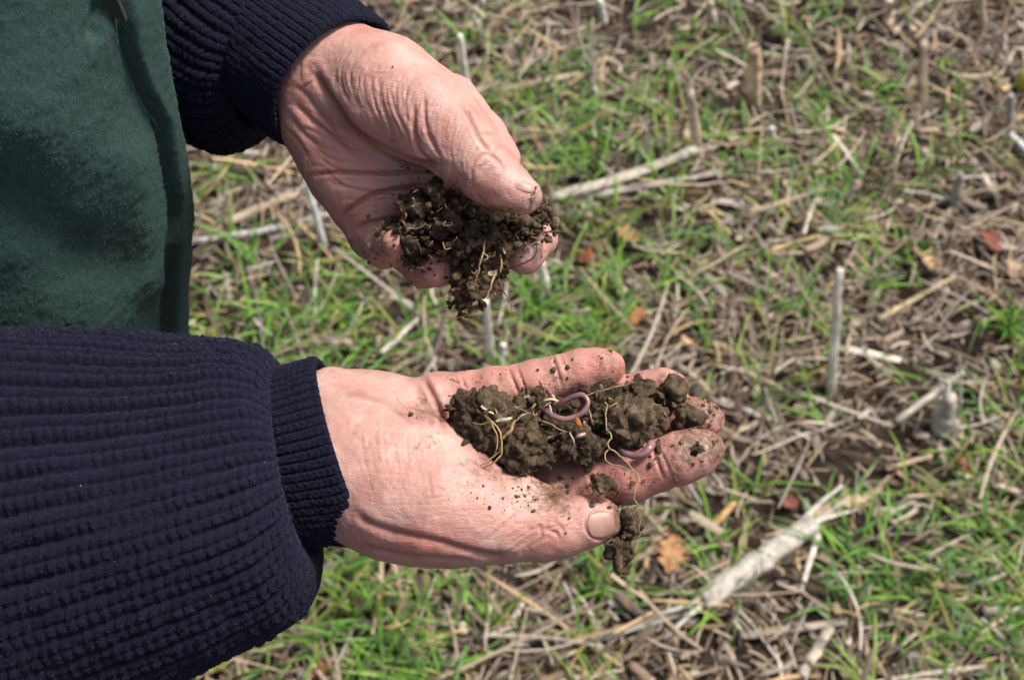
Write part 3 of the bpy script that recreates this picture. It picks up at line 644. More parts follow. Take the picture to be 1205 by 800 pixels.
# ---------------- knitted sleeves
def tube(st, n_rows, nu, disp, axes=None):
    st = np.array([[*Q(s_)[0], Q(s_)[1]] if len(s_) == 4 else [*s_[0], s_[1]] for s_ in st]); C = catmull(st, 400)
    L = np.r_[0, np.cumsum(np.linalg.norm(np.diff(C, axis=0), axis=1))]; s = np.linspace(0, L[-1], n_rows)
    C = np.stack([np.interp(s, L, C[:, k]) for k in range(4)], 1); ctr, R = C[:, :3], C[:, 3]
    ax = np.stack([np.convolve(np.pad(ctr[:, k], 6, 'edge'), np.ones(13)/13, 'valid') for k in range(3)], 1); T = np.gradient(ax, axis=0); T /= np.linalg.norm(T, axis=1)[:, None]+1e-12
    N = np.zeros_like(T); r = -FW
    for i in range(n_rows): r = r-T[i]*(r@T[i]); r = r/np.linalg.norm(r); N[i] = r
    if axes is not None:
        AX = np.array(axes, float); kk = np.linspace(0, len(st)-1, 400); kk = np.interp(s, L, kk); T = np.stack([np.interp(kk, AX[:, 0], AX[:, q]) for q in (1, 2, 3)], 1)
        T = T[:, :1]*np.array([1., 0, 0])+T[:, 1:2]*UP+T[:, 2:]*FW; T /= np.linalg.norm(T, axis=1)[:, None]
        N = -FW[None]+T*(T@FW)[:, None]; N /= np.linalg.norm(N, axis=1)[:, None]
    Bn = np.cross(T, N); u = np.linspace(0, 1, nu, endpoint=False); Sg, U = np.meshgrid(s, u, indexing='ij'); a = U*2*math.pi
    dirn = np.cos(a)[..., None]*N[:, None]+np.sin(a)[..., None]*Bn[:, None]
    V0 = ctr[:, None]+dirn*R[:, None, None]; dd = disp(U.ravel(), Sg.ravel(), V0.reshape(-1, 3), L[-1]).reshape(U.shape)
    V = (V0+dirn*dd[..., None]).reshape(-1, 3); i = (np.arange(n_rows-1)[:, None]*nu); j = np.arange(nu)[None]; j2 = (j+1) % nu
    F = np.stack([(i+j).ravel(), (i+j2).ravel(), (i+nu+j2).ravel(), (i+nu+j).ravel()], 1); return V, F[:, ::-1]
def knit(nrib, gdep, mdep, sdep, slen, sag=.003, two=True, seed=0, gather=0.):
    def d(u, s, V, L):
        w_ = .16*vnoise(np.stack([V[:, 0]*14, V[:, 1]*14, V[:, 2]*14], 1), seed+5)
        ph = u*nrib+w_; t = ph-np.floor(ph); e = np.minimum(t, 1-t); open_ = np.clip(.75+.7*vnoise(V*22, seed+8), .25, 1.5)
        h = -gdep*open_*np.exp(-(e/.13)**2)
        if two: h = h-mdep*np.exp(-((t-.5)/.08)**2); tt = np.minimum(np.abs(t-.27), np.abs(t-.73)); sl = np.where(t < .5, t, 1-t)*.7
        else: tt = np.abs(t-.5)*.6; sl = np.abs(t-.5)*1.1
        col = np.floor(ph*2); q = s/slen+sl+.12*vnoise(V*90, seed+11)+np.where(two, .5*(col % 2)*0, 0)
        b_ = np.abs(np.sin(math.pi*q))**.8*(.75+.35*_h(np.floor(q).astype(np.int64), col.astype(np.int64), col.astype(np.int64)*0, 3)); h = h+sdep*(b_-.5)*np.exp(-(tt/.3)**2)+.0003*fbm(V*420, 2, seed+2)
        return h+sag*fbm(V*13, 3, seed+20)+.0008*fbm(V*60, 2, seed+21)
    return d
def sleeve_mesh(name, st, rows, nu, disp, parent=person, axes=None, **kw):
    V, F = tube(st, rows, nu, disp, axes); m = mesh(name, V, F, WOOL); o = child(name, m, parent, **kw); return o, V, F
def fuzz(name, V, F, n, L, wdt, mat, parent, seed=0, lie=.55, keep=None):
    r = np.random.default_rng(seed); px, py, D = proj(V); N = vnormals(V, F); ok = (px > -60) & (px < 1260) & (py > -60) & (py < 860)
    idx = np.flatnonzero(ok); idx = idx[r.integers(0, len(idx), n)]; b0 = V[idx]; nn = N[idx]; rd = r.normal(0, 1, (n, 3)); rd -= nn*(rd*nn).sum(1)[:, None]; rd /= np.linalg.norm(rd, axis=1)[:, None]
    Ls = (L*r.uniform(.3, 1, n)**1.5)[:, None]; p1 = b0+(nn*(1-lie)+rd*lie)*Ls*.6; rd2 = rd+r.normal(0, .6, (n, 3)); p2 = p1+(nn*(.7-lie)+rd2*lie)*Ls*.5
    sd = np.cross(p1-b0, C0-b0); sd /= np.linalg.norm(sd, axis=1)[:, None]+1e-12; w_ = wdt*r.uniform(.6, 1.3, n)[:, None]
    Vf = np.stack([b0-nn*.0004-sd*w_, b0-nn*.0004+sd*w_, p1+sd*w_*.8, p1-sd*w_*.8, p2+sd*w_*.3, p2-sd*w_*.3], 1).reshape(-1, 3); o = np.arange(n)*6
    Ff = np.concatenate([np.stack([o, o+1, o+2, o+3], 1), np.stack([o+3, o+2, o+4, o+5], 1)]); 
    return child(name, mesh(name, Vf, Ff, mat), parent, kind='stuff')
stR = [(-60,640,55.6,250),(0,632,55.6,246),(100,612,55.5,230),(200,592,55.4,207),(265,575,55.4,188),(308,562,55.5,174),(334,553,55.6,155),(347,549,55.6,128),(345,548,55.6,106),(325,550,55.7,100)]
axR = [(0,1,-.02,0),(3,1,.05,0),(5,1,.2,0),(9,1,.22,0)]
slR, V1, F1 = sleeve_mesh('sleeve', stR, 420, 38*24, knit(38, .0033, .0011, .0015, .0039, .0035, True, 1), axes=axR)
fuzz('wool_fuzz', V1, F1, 45000, .0036, .00006, FUZZW, slR, 1)
upr = [(P(-60, 640, .556), 250*MPP*.556), (eR+v3(-.01, -.01, 0), .088), (eR*.55+sR*.45, .075), (sR+v3(0, .01, .01), .09), (v3(-.40, .43, 1.40), .09)]
V, F = tube(upr, 130, 200, knit(34, .003, .0006, 0, .0043, .004, True, 4)); child('upper_sleeve', mesh('upper_sleeve', V, F, WOOL))
cfR, V2, F2 = sleeve_mesh('cuff', [(300,546,56,106),(335,541,56,107),(378,533,56.1,112),(398,528,56.1,113),(405,526,56.1,111),(404,526,56.1,106),(378,531,56.1,95),(350,535,56.1,94)], 260, 62*14, knit(62, .0011, .0, .0007, .0026, .0012, False, 2), slR, axes=[(0,1,.31,.03),(7,1,.31,.03)])
fuzz('wool_fuzz', V2, F2, 9000, .0024, .00005, FUZZW, cfR, 2)
stL = [(20,-260,78,160),(90,-170,75.5,158),(165,-85,72.5,155),(225,-20,70.5,152),(278,28,68.2,146),(308,50,67,138),(324,61,66.4,122),(330,65,66.2,100),(324,61,66.4,86),(300,45,67,84)]
axL = [(0,.7,-.7,0),(3,.8,-.62,-.1),(5,.86,-.44,-.2),(9,.86,-.44,-.2)]
slL, V3, F3 = sleeve_mesh('sleeve', stL, 400, 36*24, knit(36, .0028, .0010, .0015, .0043, .0035, True, 6), axes=axL)
fuzz('wool_fuzz', V3, F3, 26000, .0034, .00006, FUZZW, slL, 3)
upl = [(P(20, -260, .78), 160*MPP*.78), (eL*.5+sL*.5, .075), (sL+v3(0, -.01, .01), .09), (v3(-.40, .60, 1.40), .09)]
V, F = tube(upl, 130, 200, knit(32, .003, .0006, 0, .0043, .004, True, 9)); child('upper_sleeve', mesh('upper_sleeve', V, F, WOOL))
cfL, V4, F4 = sleeve_mesh('cuff', [(265,0,67.6,88),(302,28,65.8,90),(344,62,63.8,91),(376,87,62.3,93),(390,97,61.7,92),(393,100,61.6,88),(390,97,61.7,84),(365,79,62.8,80),(340,58,63.8,80)], 250, 60*14, knit(60, .0012, .0, .0007, .0026, .0012, False, 7), slL, axes=[(0,.76,-.62,-.2),(3,.70,-.66,-.38),(8,.70,-.66,-.38)])
fuzz('wool_fuzz', V4, F4, 8000, .0024, .00005, FUZZW, cfL, 4)
LINT, nt, b = material('pale_lint'); b.inputs['Base Color'].default_value = (.30, .27, .22, 1)
fuzz('lint', V1, F1, 30, .003, .00012, LINT, slR, 12, .8)
# ---------------- fleece vest
zt = np.array([.72,.85,.92,.98,1.03,1.08,1.13,1.18,1.23,1.30,1.37,1.45]); xt = np.array([-0.2122, -0.2062, -0.1967, -0.1839, -0.1739, -0.1623, -0.1582, -0.1545, -0.1486, -0.1535, -0.1615, -0.2215])
nz, na = 620, 640
zz = np.linspace(.72, 1.455, nz); aa = np.linspace(-math.pi, math.pi, na, endpoint=False); aa = aa-.55*np.sin(aa+.9)       # denser on the side turned to the camera
Z, Aa = np.meshgrid(zz, aa, indexing='ij'); xf = np.interp(Z, zt, xt); top = np.clip((Z-1.30)/.155, 0, 1)
hx = .185*(1-.35*top**2); hy = .185*(1-.0*top)+.0*Z; hy = np.where(Z > 1.38, .185-.075*((Z-1.38)/.075)**2, hy); cx = xf-hx
ce, se = np.cos(Aa), np.sin(Aa); ex = 2/2.5
Xv = cx+hx*np.sign(ce)*np.abs(ce)**ex; Yv = .50+hy*np.sign(se)*np.abs(se)**ex
Xv = Xv-.5*np.maximum(Yv-.44, 0)
V = np.stack([Xv, Yv, Z], -1).reshape(-1, 3); i = (np.arange(nz-1)[:, None]*na); j = np.arange(na)[None]; j2 = (j+1) % na
F = np.stack([(i+j).ravel(), (i+j2).ravel(), (i+na+j2).ravel(), (i+na+j).ravel()], 1)
N = vnormals(V, F); px, py, D = proj(V); toc = C0-V; near = ((N*toc).sum(1) > 0) & (D > .1) & (Xv.ravel() > -.42)
seam = np.array([(136,-60),(141,0),(149,55),(168,108),(193,158),(209,215),(216,285),(219,390),(221,500)], float)
sx = np.interp(py, seam[:, 1], seam[:, 0]-3); okp = (D > .1) & (Z.ravel() > .74); pb = np.arange(-200, 720, 8.); sil = np.array([px[okp & (np.abs(py-q) < 7)].max() if (okp & (np.abs(py-q) < 7)).any() else 900 for q in pb]); sx = np.minimum(sx, np.interp(py, pb, sil)-14); dx = px-sx; vis = near & (py > -120) & (py < 700)
d = .003*fbm(V*7, 2, 41)+.0007*fbm(V*45, 3, 42)+.00035*fbm(V*330, 3, 43)
step = np.where(vis, 1/(1+np.exp(-np.clip(dx/1.6, -30, 30))), 0); yr = Yv.ravel(); step = np.where((yr >= .5) & ~near & (Xv.ravel() > -.42) & (D > .1), 1., step)*np.clip((Xv.ravel()+.42)/.1, 0, 1)*np.clip((py+200)/80, 0, 1); d += step*.0065; d -= np.where(vis, .004*np.exp(-((dx+2.5)/3.2)**2), 0)
for a_, b_, dep, wd in [((0,235),(90,290),-.005,40),((0,130),(130,190),.003,50),((20,340),(150,310),-.003,34),((118,10),(112,40),-.004,9),((150,190),(180,330),.003,24)]:
    m = vis; dd = seg_dist(px[m], py[m], [a_, b_]); d[m] += dep*np.exp(-(dd/wd)**2)
V = V+N*d[:, None]
vest = child('vest', mesh('vest', V, F, FLEECE)); fuzz('fleece_nap', V, F, 60000, .0019, .00005, FUZZF, vest, 9, .4)
# zip: two rows of teeth beside the flap
from bisect import bisect
def on_vest(x, y):
    k = np.flatnonzero(vis & (np.abs(px-x) < 18) & (np.abs(py-y) < 14)); k = k[np.argmin((px[k]-x)**2+(py[k]-y)**2)]; return V[k]+N[k]*.0012
zp = np.array([on_vest(np.interp(y, seam[:, 1], seam[:, 0])-6, y) for y in np.linspace(-20, 150, 44)]); zp = np.stack([np.convolve(np.pad(zp[:, q], 4, 'edge'), np.ones(9)/9, 'valid') for q in range(3)], 1); zp = catmull(zp, 400)
tz = np.arange(400); Vz, Fz = sweep(zp, .0011*(1+.45*np.where((tz//2) % 2, 1, -1)), 8, flat=.5); child('zip', mesh('zip', Vz, Fz, ZIP, False), vest)
c = on_vest(131, 8); vv = np.array([(-.004, 0, .010), (.003, 0, .010), (.0045, 0, -.006), (-.0055, 0, -.002)]); vv = np.vstack([vv+[0, -.002, 0], vv+[0, .001, 0]])  # added dark plate standing in for the shade inside a small pocket opening
platem = mesh('dark_opening_plate', vv+c, [[0, 3, 2, 1], [4, 5, 6, 7], [0, 1, 5, 4], [1, 2, 6, 5], [2, 3, 7, 6], [3, 0, 4, 7]], RUBBER, False); child('dark_opening_plate', platem, vest)
# ---------------- trousers, boots, hair (outside the picture, for other viewpoints)
def limbs(f, lo, hi, h, name, mat): V, F = polygonise(f, lo, hi, h); V = V+vnormals(V, F)*(.004*fbm(V*14, 3, 6))[:, None]; return child(name, mesh(name, V, F, mat))
def fT(X):
    d = smin(cap(X, v3(-.42, .42, .88), v3(-.50, .42, .5), .10, .085), cap(X, v3(-.50, .42, .5), v3(-.55, .41, .10), .082, .075), .03)
    e = smin(cap(X, v3(-.42, .60, .88), v3(-.50, .60, .5), .10, .085), cap(X, v3(-.50, .60, .5), v3(-.55, .61, .10), .082, .075), .03)
    return smin(smin(d, e, .02), cap(X, v3(-.42, .43, .9), v3(-.42, .59, .9), .12, .12), .04)
limbs(fT, v3(-.68, .26, .0), v3(-.24, .78, 1.06), .008, 'trousers', TROU)
for y in (.40, .62):
    def fS(X, y=y): return np.maximum(smin(cap(X, v3(-.58, y, .06), v3(-.42, y, .035), .052, .042), cap(X, v3(-.56, y, .06), v3(-.55, y, .22), .056, .068), .03), -.005-X[:, 2])
    limbs(fS, v3(-.68, y-.09, -.02), v3(-.34, y+.09, .32), .006, 'boot', RUBBER)
def fH(X): return np.maximum(ell(X, hd(-.02, 0, .035), HRt, v3(.104, .086, .104)), -ell(X, hd(.09, 0, -.03), HRt, v3(.11, .12, .09)))
limbs(fH, hc-.16, hc+.17, .005, 'hair', HAIR)
# ------------------------------------------------------------------ soil held in the hands
def lump_sdf(C, R, k, amp, fr, seed):
    C = np.asarray(C); R = np.asarray(R)
    def f(X):
        d = None
        for c, r in zip(C, R):
            e = np.linalg.norm(X-c, axis=1)-r; d = e if d is None else smin(d, e, k)
        return d
    return f
def soil_mesh(name, C, R, k=.002, amp=.0012, fr=300, seed=0, h=.00075, big=0., mat=None):
    C = np.asarray(C); R = np.asarray(R); f = lump_sdf(C, R, k, amp, fr, seed)
    V, F = polygonise(f, (C-R[:, None]).min(0)-.003, (C+R[:, None]).max(0)+.003, h, 1); N = vnormals(V, F)
    q = fbm(V*fr, 4, seed, .6); q2 = 1-np.abs(fbm(V*fr*.45, 3, seed+9))*2
    V = V+N*(amp*q+amp*.8*(q2-.5)+big*fbm(V*fr*.22, 2, seed+15))[:, None]
    return mesh(name, V, F, mat or SOIL)
def clod(px, py, D, rx, ry, label, n=7, seed=0, name='soil_clod', group='clods on the lower palm', amp=.003, big=.0026, cat='soil clod', sub=.62):
    r = np.random.default_rng(seed); D -= .55; n += 4; sub = min(sub, .5) if rx < 20 else sub; c = P(px, py, D/100); sc = MPP*D/100; C = []; R = []
    for q in range(n):
        a = r.uniform(0, 2*math.pi); s = r.uniform(.15, .62); rr = min(rx, ry)*sc*r.uniform(sub*.6, sub)
        C.append(c+np.array([1, 0, 0])*math.cos(a)*s*rx*sc*.8+UP*math.sin(a)*s*ry*sc*.8+FW*r.uniform(-.25, .35)*min(rx, ry)*sc); R.append(rr)
    C.append(c+FW*.002); R.append(min(rx, ry)*sc*.72)
    o = obj(name, soil_mesh(name, C, R, .0025, amp, 240, seed, .0007, big)); return recentre(tag(o, label, cat, group))
clod(566, 504, 54.9, 48, 46, 'large round dark clod wound with yellow roots beside the palm heel', 10, 1)
clod(626, 530, 54.5, 42, 28, 'knobbly brown clod in front, just above the thumb', 12, 2, big=.0025)
clod(689, 529, 54.4, 32, 29, 'round dark clod right of the knobbly brown one', 8, 3)
clod(733, 494, 54.9, 37, 38, 'big dry greyish clod between middle finger and worm loop', 9, 4, big=.0022)
clod(771, 494, 55.2, 17, 25, 'upright brown clod left of the middle fingertip', 6, 5)
clod(774, 522, 54.4, 12, 13, 'small dark clod resting on the index finger near the worm', 5, 6)
clod(752, 463, 56.1, 20, 16, 'small crumbly clod touching the ring fingertip', 6, 7)
clod(712, 474, 56.0, 26, 17, 'loose brown clod under the pinky fingertip', 7, 8)
clod(630, 466, 55.8, 16, 20, 'black crumbly clod in front of the pinky finger', 7, 9, amp=.002)
clod(604, 492, 56, 26, 26, 'brown clod tucked behind the yellow straw bits', 7, 10)
clod(664, 505, 55.8, 32, 25, 'dark flat clod below the looping worm', 8, 11)
clod(651, 488, 56.4, 30, 25, 'dark clod under the looping worm at the back', 6, 12)
clod(800, 490, 55.4, 26, 9, 'thin smear of clod pressed between ring and middle fingertips', 6, 13, sub=.8)
clod(822, 527, 52.5, 13, 20, 'grey clod stuck on the index fingertip', 8, 14, amp=.0018)
clod(711, 570, 53.0, 14, 13, 'little clod stuck above the thumbnail', 6, 15, amp=.0018)
clod(541, 492, 55.6, 24, 20, 'dark crumbly clod with a red brown leaf scrap at the palm', 7, 16)
clod(596, 534, 56, 26, 16, 'dark clod in shade at the root of the thumb', 6, 17)
clod(748, 532, 55.2, 22, 18, 'dark clod behind the curled worm', 6, 18)
clod(790, 462, 55.8, 12, 10, 'small dark clod on the ring fingertip', 5, 19)
clod(730, 648, 53.4, 17, 24, 'crumbly clod dangling on roots below the fingers', 12, 20, amp=.0022, group='hanging soil')
clod(742, 612, 53.6, 10, 22, 'narrow strand of soil and roots behind the thumb tip', 8, 21, amp=.002, group='hanging soil')
# loose crumbly handful in the upper hand
OUT = [(510,206),(524,214),(545,235),(575,247),(610,250),(632,240),(644,228),(652,262),(662,276),(640,284),(612,288),(596,305),(596,335),(578,350),(560,374),(534,372),(524,344),(540,318),(528,300),(498,304),(492,322),(470,312),(478,292),(462,272),(440,276),(440,264),(468,258),(466,240),(488,222),(505,224)]
r = np.random.default_rng(5); C = []; R = []
while len(C) < 460:
    x, y = r.uniform(436, 664), r.uniform(204, 376)
    if not inpoly(np.array([x]), np.array([y]), OUT)[0]: continue
    e = seg_dist(np.array([x]), np.array([y]), OUT+[OUT[0]])[0]; rr = r.uniform(2., 4.2) if r.random() < .72 else r.uniform(4, 8)
    rr = min(rr, e+2); D = 59.6-.035*min(e, 30)+r.uniform(-.5, 1.0)+(.3 if y > 300 else 0)
    if y < 262: D = max(D, 58.0+.5*(262-y)/50)
    C.append(P(x, y, D/100)); R.append(rr*MPP*.59)
for x, y, D, rr in [(530,245,59.8,20),(560,270,60.2,24),(520,275,60.6,20),(590,272,60.4,20),(560,305,60.8,20),(545,345,60.6,12),(625,264,60.2,14),(490,250,60.6,14)]: C.append(P(x, y, D/100)); R.append(rr*MPP*.6)
clump = obj('soil_clump', soil_mesh('soil_clump', C, R, .0016, .0019, 430, 3, .00055, 0)); recentre(tag(clump, 'loose dark crumbly handful of soil held under the upper thumb', 'soil'))
clod(483, 290, 59.3, 14, 16, 'round crumbly clod beside the upper pinky fingertip', 9, 31, sub=.5, group='clods in the upper hand', amp=.002)
clod(510, 222, 58.6, 12, 9, 'small dark clod at the top of the handful by the palm', 5, 32, group='clods in the upper hand')
clod(490, 245, 59.5, 15, 11, 'brown clod at the left of the handful in front of the palm', 7, 33, sub=.5, group='clods in the upper hand', amp=.002)
clod(545, 360, 60.4, 14, 12, 'dangling bit of soil at the very bottom of the upper handful', 7, 34, group='clods in the upper hand', amp=.002)
# crumbs stuck on skin and among the clods
def stick_crumbs(f, regs, rmin, rmax, seed, lift=.3):
    r = np.random.default_rng(seed); X = []; Y = []
    for x, y, rx, ry, k in regs: X += list(r.normal(x, rx, k)); Y += list(r.normal(y, ry, k))
    X = np.array(X); Y = np.array(Y); kk = np.hypot(X-706, Y-617) > 21; X = X[kk]; Y = Y[kk]; pts, ok = march(f, X, Y); pts = pts[ok]; R = rmin*(rmax/rmin)**(r.random(len(pts))**2.5); g = grad(f, pts, .0006); return crumbs(pts+g*R[:, None]*lift, R, seed, .6)
VR, FRr = stick_crumbs(fR, [(725,425,18,16,70),(800,450,20,16,90),(845,480,16,18,110),(840,520,16,18,90),(760,560,40,22,60),(700,572,30,14,70),(640,582,30,6,50),(590,585,30,12,26),(640,440,50,16,45),(560,450,40,14,26),(460,460,40,25,14),(640,610,50,20,12),(728,588,4,8,14),(800,478,30,6,60)], .00018, .0011, 3)
VL, FLl = stick_crumbs(fL, [(632,236,10,10,50),(560,246,40,5,50),(510,320,16,14,70),(455,292,18,10,50),(500,200,22,8,30),(470,235,30,14,26),(620,300,20,16,26),(430,140,50,50,16)], .00018, .0010, 4)
tag(obj('skin_crumbs', mesh('skin_crumbs', np.vstack([VR, VL]), np.vstack([FRr, FLl+len(VR)]), SOIL)), 'tiny dark soil crumbs sticking to the fingers and palms', 'soil', kind='stuff')
r = np.random.default_rng(8); cc = []
for x, y, D, rx, ry, k in [(640,500,54.9,80,30,180),(700,500,54.6,70,30,140),(750,480,55,35,20,90),(560,475,54.2,25,14,60),(580,285,58.2,40,18,120),(550,340,59.2,14,20,90),(520,250,58.3,22,18,90),(625,262,58.7,18,9,90),(735,640,52.8,10,22,60)]:
    for _ in range(k): cc.append(P(r.normal(x, rx*.5), r.normal(y, ry*.5), (D+r.uniform(-.1, 1))/100))
cc = np.array(cc); V, F = crumbs(cc, .0005*(6**r.random(len(cc))**1.8), 12, .75)
tag(obj('loose_crumbs', mesh('loose_crumbs', V, F, SOIL)), 'loose crumbs between the clods in both hands', 'soil', kind='stuff')
# earthworms
def worm(pts, rpx, label, seed=0, pale=.2):
    p = catmull([P(a, b_, D/100) for a, b_, D in [(q[0], q[1], q[2]-.1) for q in pts]], 90); t = np.linspace(0, 1, 90); R = rpx*MPP*.38*np.minimum(1, np.minimum(t, 1-t)*9+.25)*(1+.09*np.cos(np.arange(90)*math.pi))*(1+.08*np.sin(t*7+seed))
    V, F = sweep(p, R, 14); return recentre(tag(obj('earthworm', mesh('earthworm', V, F, WORM, True, {'pale': np.clip(pale-.1+.25*fbm(V*90, 2, seed), 0, 1)})), label, 'earthworm', 'earthworms in the lower hand'))
worm([(632,480,54.3),(640,481,54.0),(650,489,53.7),(664,493,53.5),(678,490,53.4),(688,483,53.3),(692,473,53.4),(686,465,53.5),(676,466,53.6),(664,472,53.8),(655,478,54.1),(650,472,54.5)], 4.7, 'purple pink earthworm looping over the clods in the middle of the lower hand', 1)
worm([(638,456,54.9),(645,460,54.5),(651,468,54.3),(656,478,54.4)], 4.2, 'pinkish earthworm end rising behind the looping worm', 4, .35)
worm([(729,524,54.0),(734,531,53.6),(745,536,53.4),(757,534,53.3),(765,526,53.4),(767,519,53.8)], 6.2, 'curved pink grey earthworm lying against the index finger', 2, .45)
worm([(672,512,53.6),(680,513,53.3),(690,510,53.4)], 3.6, 'short pale pink earthworm tip under the looping worm', 3, .8)
# roots, straw and stalk scraps in the hands
def fib(pts, r0, r1, col, label, name='root', cat='root', grp='fine roots in the soil', seed=0, wob=.0006, ns=6, flat=1., prof=1.):
    p = catmull([P(a, b_, D/100) for a, b_, D in [(q[0], q[1], q[2]-.3) for q in pts]], 46); p = p+np.stack([fbm(p*260+s_*40+seed, 2, seed) for s_ in range(3)], 1)*wob
    V, F = sweep(p, np.linspace(r0, r1, 46)*MPP*.42*prof, ns, flat=flat); return recentre(tag(obj(name, mesh(name, V, F, ROOT, True, {'tint': np.tile(np.array(col), (len(V), 1))*(1+.3*fbm(V*300, 2, seed))[:, None]})), label, cat, grp))
YR = (.40, .26, .11); BRr = (.30, .19, .09); PR = (.36, .26, .15)
fib([(560,482,54.2),(572,492,53.6),(585,502,53.1),(591,520,52.9),(588,535,52.9),(578,546,53),(566,552,53.2),(561,549,53.4)], 1.6, 1.2, YR, 'yellow root curving round the large clod')
fib([(558,480,54.2),(568,488,53.5),(578,497,53.1),(586,515,52.8),(584,530,52.8),(575,543,53),(563,549,53.3)], 1.1, .9, YR, 'thinner yellow root inside the curving one', seed=2)
fib([(556,498,53.6),(568,498,53.2),(578,494,53)], 1.2, .7, YR, 'short orange root crossing the large clod', seed=3)
fib([(562,538,53),(575,540,52.8),(590,532,53)], .8, .5, YR, 'faint root at the foot of the large clod', seed=4)
fib([(608,480,54.4),(625,488,53.9),(645,498,53.6),(668,508,53.6)], 1.1, .7, PR, 'pale root lying across the clods below the worm', seed=5)
fib([(746,450,54.8),(725,455,54.9),(700,462,55),(684,464,55)], 1.6, 1., BRr, 'brown root along the underside of the pinky', seed=6)
fib([(712,474,53.9),(713,490,53.5),(718,505,53.4),(717,520,53.2),(720,530,53),(735,540,52.6),(748,552,52.2),(751,568,52),(748,585,52),(750,600,52.2),(741,612,52.6)], 1.3, 1., PR, 'long pale root running down over the index finger', seed=7, wob=.0012)
fib([(714,528,53),(711,534,52.8),(718,545,52.6),(736,550,52.4),(745,557,52.1)], 1., .8, PR, 'forked pale root beside the long one', seed=8, wob=.001)
fib([(755,489,53.6),(765,478,53.3),(775,477,53.2),(783,485,53.3),(787,497,53.6)], .9, .7, PR, 'arched root over the upright brown clod', seed=9)
fib([(752,600,52.6),(755,620,52.6),(748,640,52.6),(745,652,52.8)], 1., .6, BRr, 'root hanging down along the dangling clod', seed=10, wob=.0015)
fib([(722,668,53),(716,680,53.2),(707,692,53.3)], .7, .4, PR, 'hair thin root at the tip of the dangling clod', seed=11)
fib([(690,480,53.8),(695,490,53.4),(698,500,53.6)], .9, .7, PR, 'tiny root right of the worm loop', seed=12)
fib([(600,555,54.8),(622,560,53.2),(632,572,53.4),(650,582,53.5)], .8, .5, BRr, 'fine root below the knobbly clod', seed=13)
def bit(a, b_, D, r_, col, label, seed=0, name='straw_bit', cat='straw'): return fib([(a[0], a[1], D), ((a[0]+b_[0])/2, (a[1]+b_[1])/2, D-.1), (b_[0], b_[1], D)], r_, r_*.8, col, label, name, cat, 'plant scraps in the soil', seed, .0006, 8, .38, (.35+.65*np.sin(np.linspace(.12, 3.0, 46))**.7)*(1+.25*np.sin(np.arange(46)*1.3+seed)*.5)*.72)
bit((592,516), (608,494), 53.2, 4.2, (.42, .27, .12), 'golden brown stalk scrap standing beside the large clod', 1)
bit((606,496), (620,486), 53.8, 2.2, (.40, .30, .18), 'thin tan stalk scrap above the golden brown one', 2)
bit((640,470), (658,471), 53.2, 3.0, (.62, .50, .30), 'pale cream straw lying over the worm loop', 3)
bit((647,475), (649,488), 53.2, 2.2, (.55, .45, .30), 'pale upright straw in the worm loop', 4)
bit((560,468), (555,480), 54.2, 6, (.52, .42, .28), 'broad pale husk on top of the large clod', 5)
bit((566,477), (580,489), 53.6, 3.2, (.58, .47, .30), 'long pale husk on the large clod', 6)
bit((583,478), (586,492), 53.7, 2.2, (.55, .42, .24), 'short straw behind the pale husks', 7)
bit((584,495), (602,492), 53.3, 5, (.50, .42, .32), 'grey cream husk left of the tan scrap', 8)
bit((576,474), (571,486), 53.9, 2.5, (.50, .38, .22), 'small straw behind the broad pale husk', 9)
bit((515,483), (540,481), 54.6, 4, (.10, .025, .018), 'dark red leaf scrap at the left end of the clods', 10, 'leaf_scrap', 'leaf')
bit((545,470), (556,460), 54.4, 4, (.17, .07, .04), 'red brown leaf scrap above the large clod', 11, 'leaf_scrap', 'leaf')
bit((680,490), (683,504), 53.0, 6, (.34, .12, .03), 'orange brown leaf scrap hanging from the worm loop', 12, 'leaf_scrap', 'leaf')
bit((671,508), (676,524), 53.0, 2.2, (.30, .27, .23), 'grey stalk splinter below the worm loop', 13)
bit((528,447), (541,449), 55.2, 2.6, (.24, .11, .05), 'tiny brown scrap on the base of the pinky', 14)
bit((467,468), (481,483), 54.2, 1.2, (.42, .22, .06), 'thin orange splinter on the heel of the palm', 15)
bit((829,524), (833,527), 51.2, 2.2, (.75, .60, .30), 'tiny cream grain on the index fingertip clod', 16, 'seed', 'seed')
bit((634,448), (640,460), 54.0, 3, (.06, .04, .025), 'dark twig tip on the black crumbly clod', 17)
bit((572,285), (560,330), 58.2, 2.2, (.34, .22, .12), 'brown stem fragment in the upper handful', 18)
fib([(590,318,58.6),(612,312,58),(629,302,57.8),(631,290,57.9),(633,282,58)], 1.6, 1.0, (.09, .05, .03), 'bent dark twig lying on the upper index fingertip', seed=21, name='twig', cat='twig')
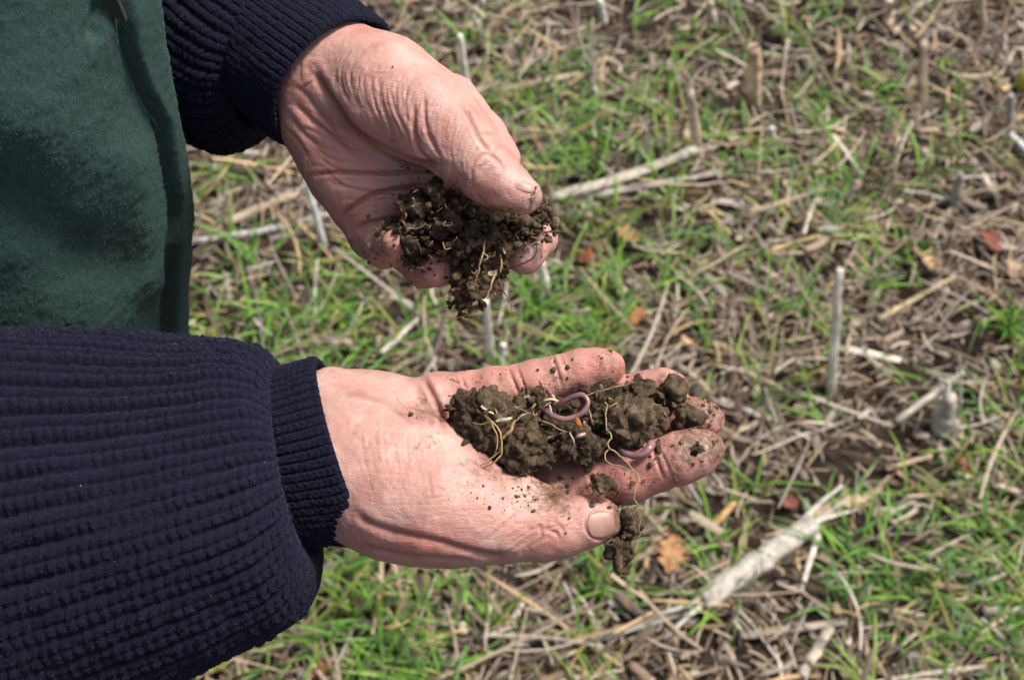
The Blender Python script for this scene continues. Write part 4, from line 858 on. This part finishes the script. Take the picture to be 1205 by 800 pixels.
fib([(586,330,59),(595,345,58.8),(601,358,58.8),(606,374,58.8)], 1.4, .8, (.16, .10, .06), 'dark root hanging to the right below the handful', seed=22)
fib([(589,300,58.6),(590,312,58.4),(590,320,58.5)], 1.6, 1.2, (.46, .28, .10), 'orange straw stub beside the index fingertip', seed=23)
fib([(582,320,58.6),(577,338,58.5),(574,352,58.6)], 2.2, 1., (.45, .31, .16), 'tan straw hanging at the bottom of the handful', seed=24, flat=.5)
fib([(560,366,59.4),(545,374,59.4),(524,380,59.4)], .8, .6, (.20, .12, .06), 'hair root sticking out at the bottom left of the handful', seed=25)
fib([(640,272,58.8),(654,272,58.8),(660,272,58.9)], 2, .9, (.10, .06, .04), 'pointed root tip at the right of the handful', seed=26)
fib([(448,305,60),(446,330,60.2),(442,362,60.4),(440,384,60.5)], .5, .3, (.22, .13, .07), 'very fine hair root hanging under the pinky', seed=27, wob=.002)
r = np.random.default_rng(77)
parts = []
for q in range(230):
    if q < 150: x, y = r.uniform(445, 655), r.uniform(212, 368); D = 58.0+r.uniform(-.3, .5)+(.8 if y > 320 else 0); ok = inpoly(np.array([x]), np.array([y]), OUT)[0]
    else: x, y = r.normal(670, 60), r.normal(500, 20); D = 54.0+r.uniform(-.5, .3); ok = True
    if not ok: continue
    a = r.uniform(0, 2*math.pi); L = r.uniform(3, 12); c_ = r.normal(0, 3, 2)
    p = catmull([P(x, y, D/100), P(x+math.cos(a)*L*.5+c_[0], y+math.sin(a)*L*.5+c_[1], (D-.15)/100), P(x+math.cos(a)*L, y+math.sin(a)*L, (D+.1)/100)], 8)
    v, f = sweep(p, np.linspace(1, .5, 8)*r.uniform(.5, 1.7)*MPP*.55, 6, flat=.6); col = np.array([(.40, .26, .12), (.24, .14, .07), (.46, .36, .22), (.12, .08, .05), (.30, .18, .08)][r.integers(0, 5)])
    parts.append((v, f, {'tint': np.tile(col*r.uniform(.6, 1.1), (len(v), 1))}))
V, F, A = join(parts); tag(obj('root_litter', mesh('root_litter', V, F, ROOT, True, A)), 'short broken root hairs and straw dust mixed into the held soil', 'roots', kind='stuff')
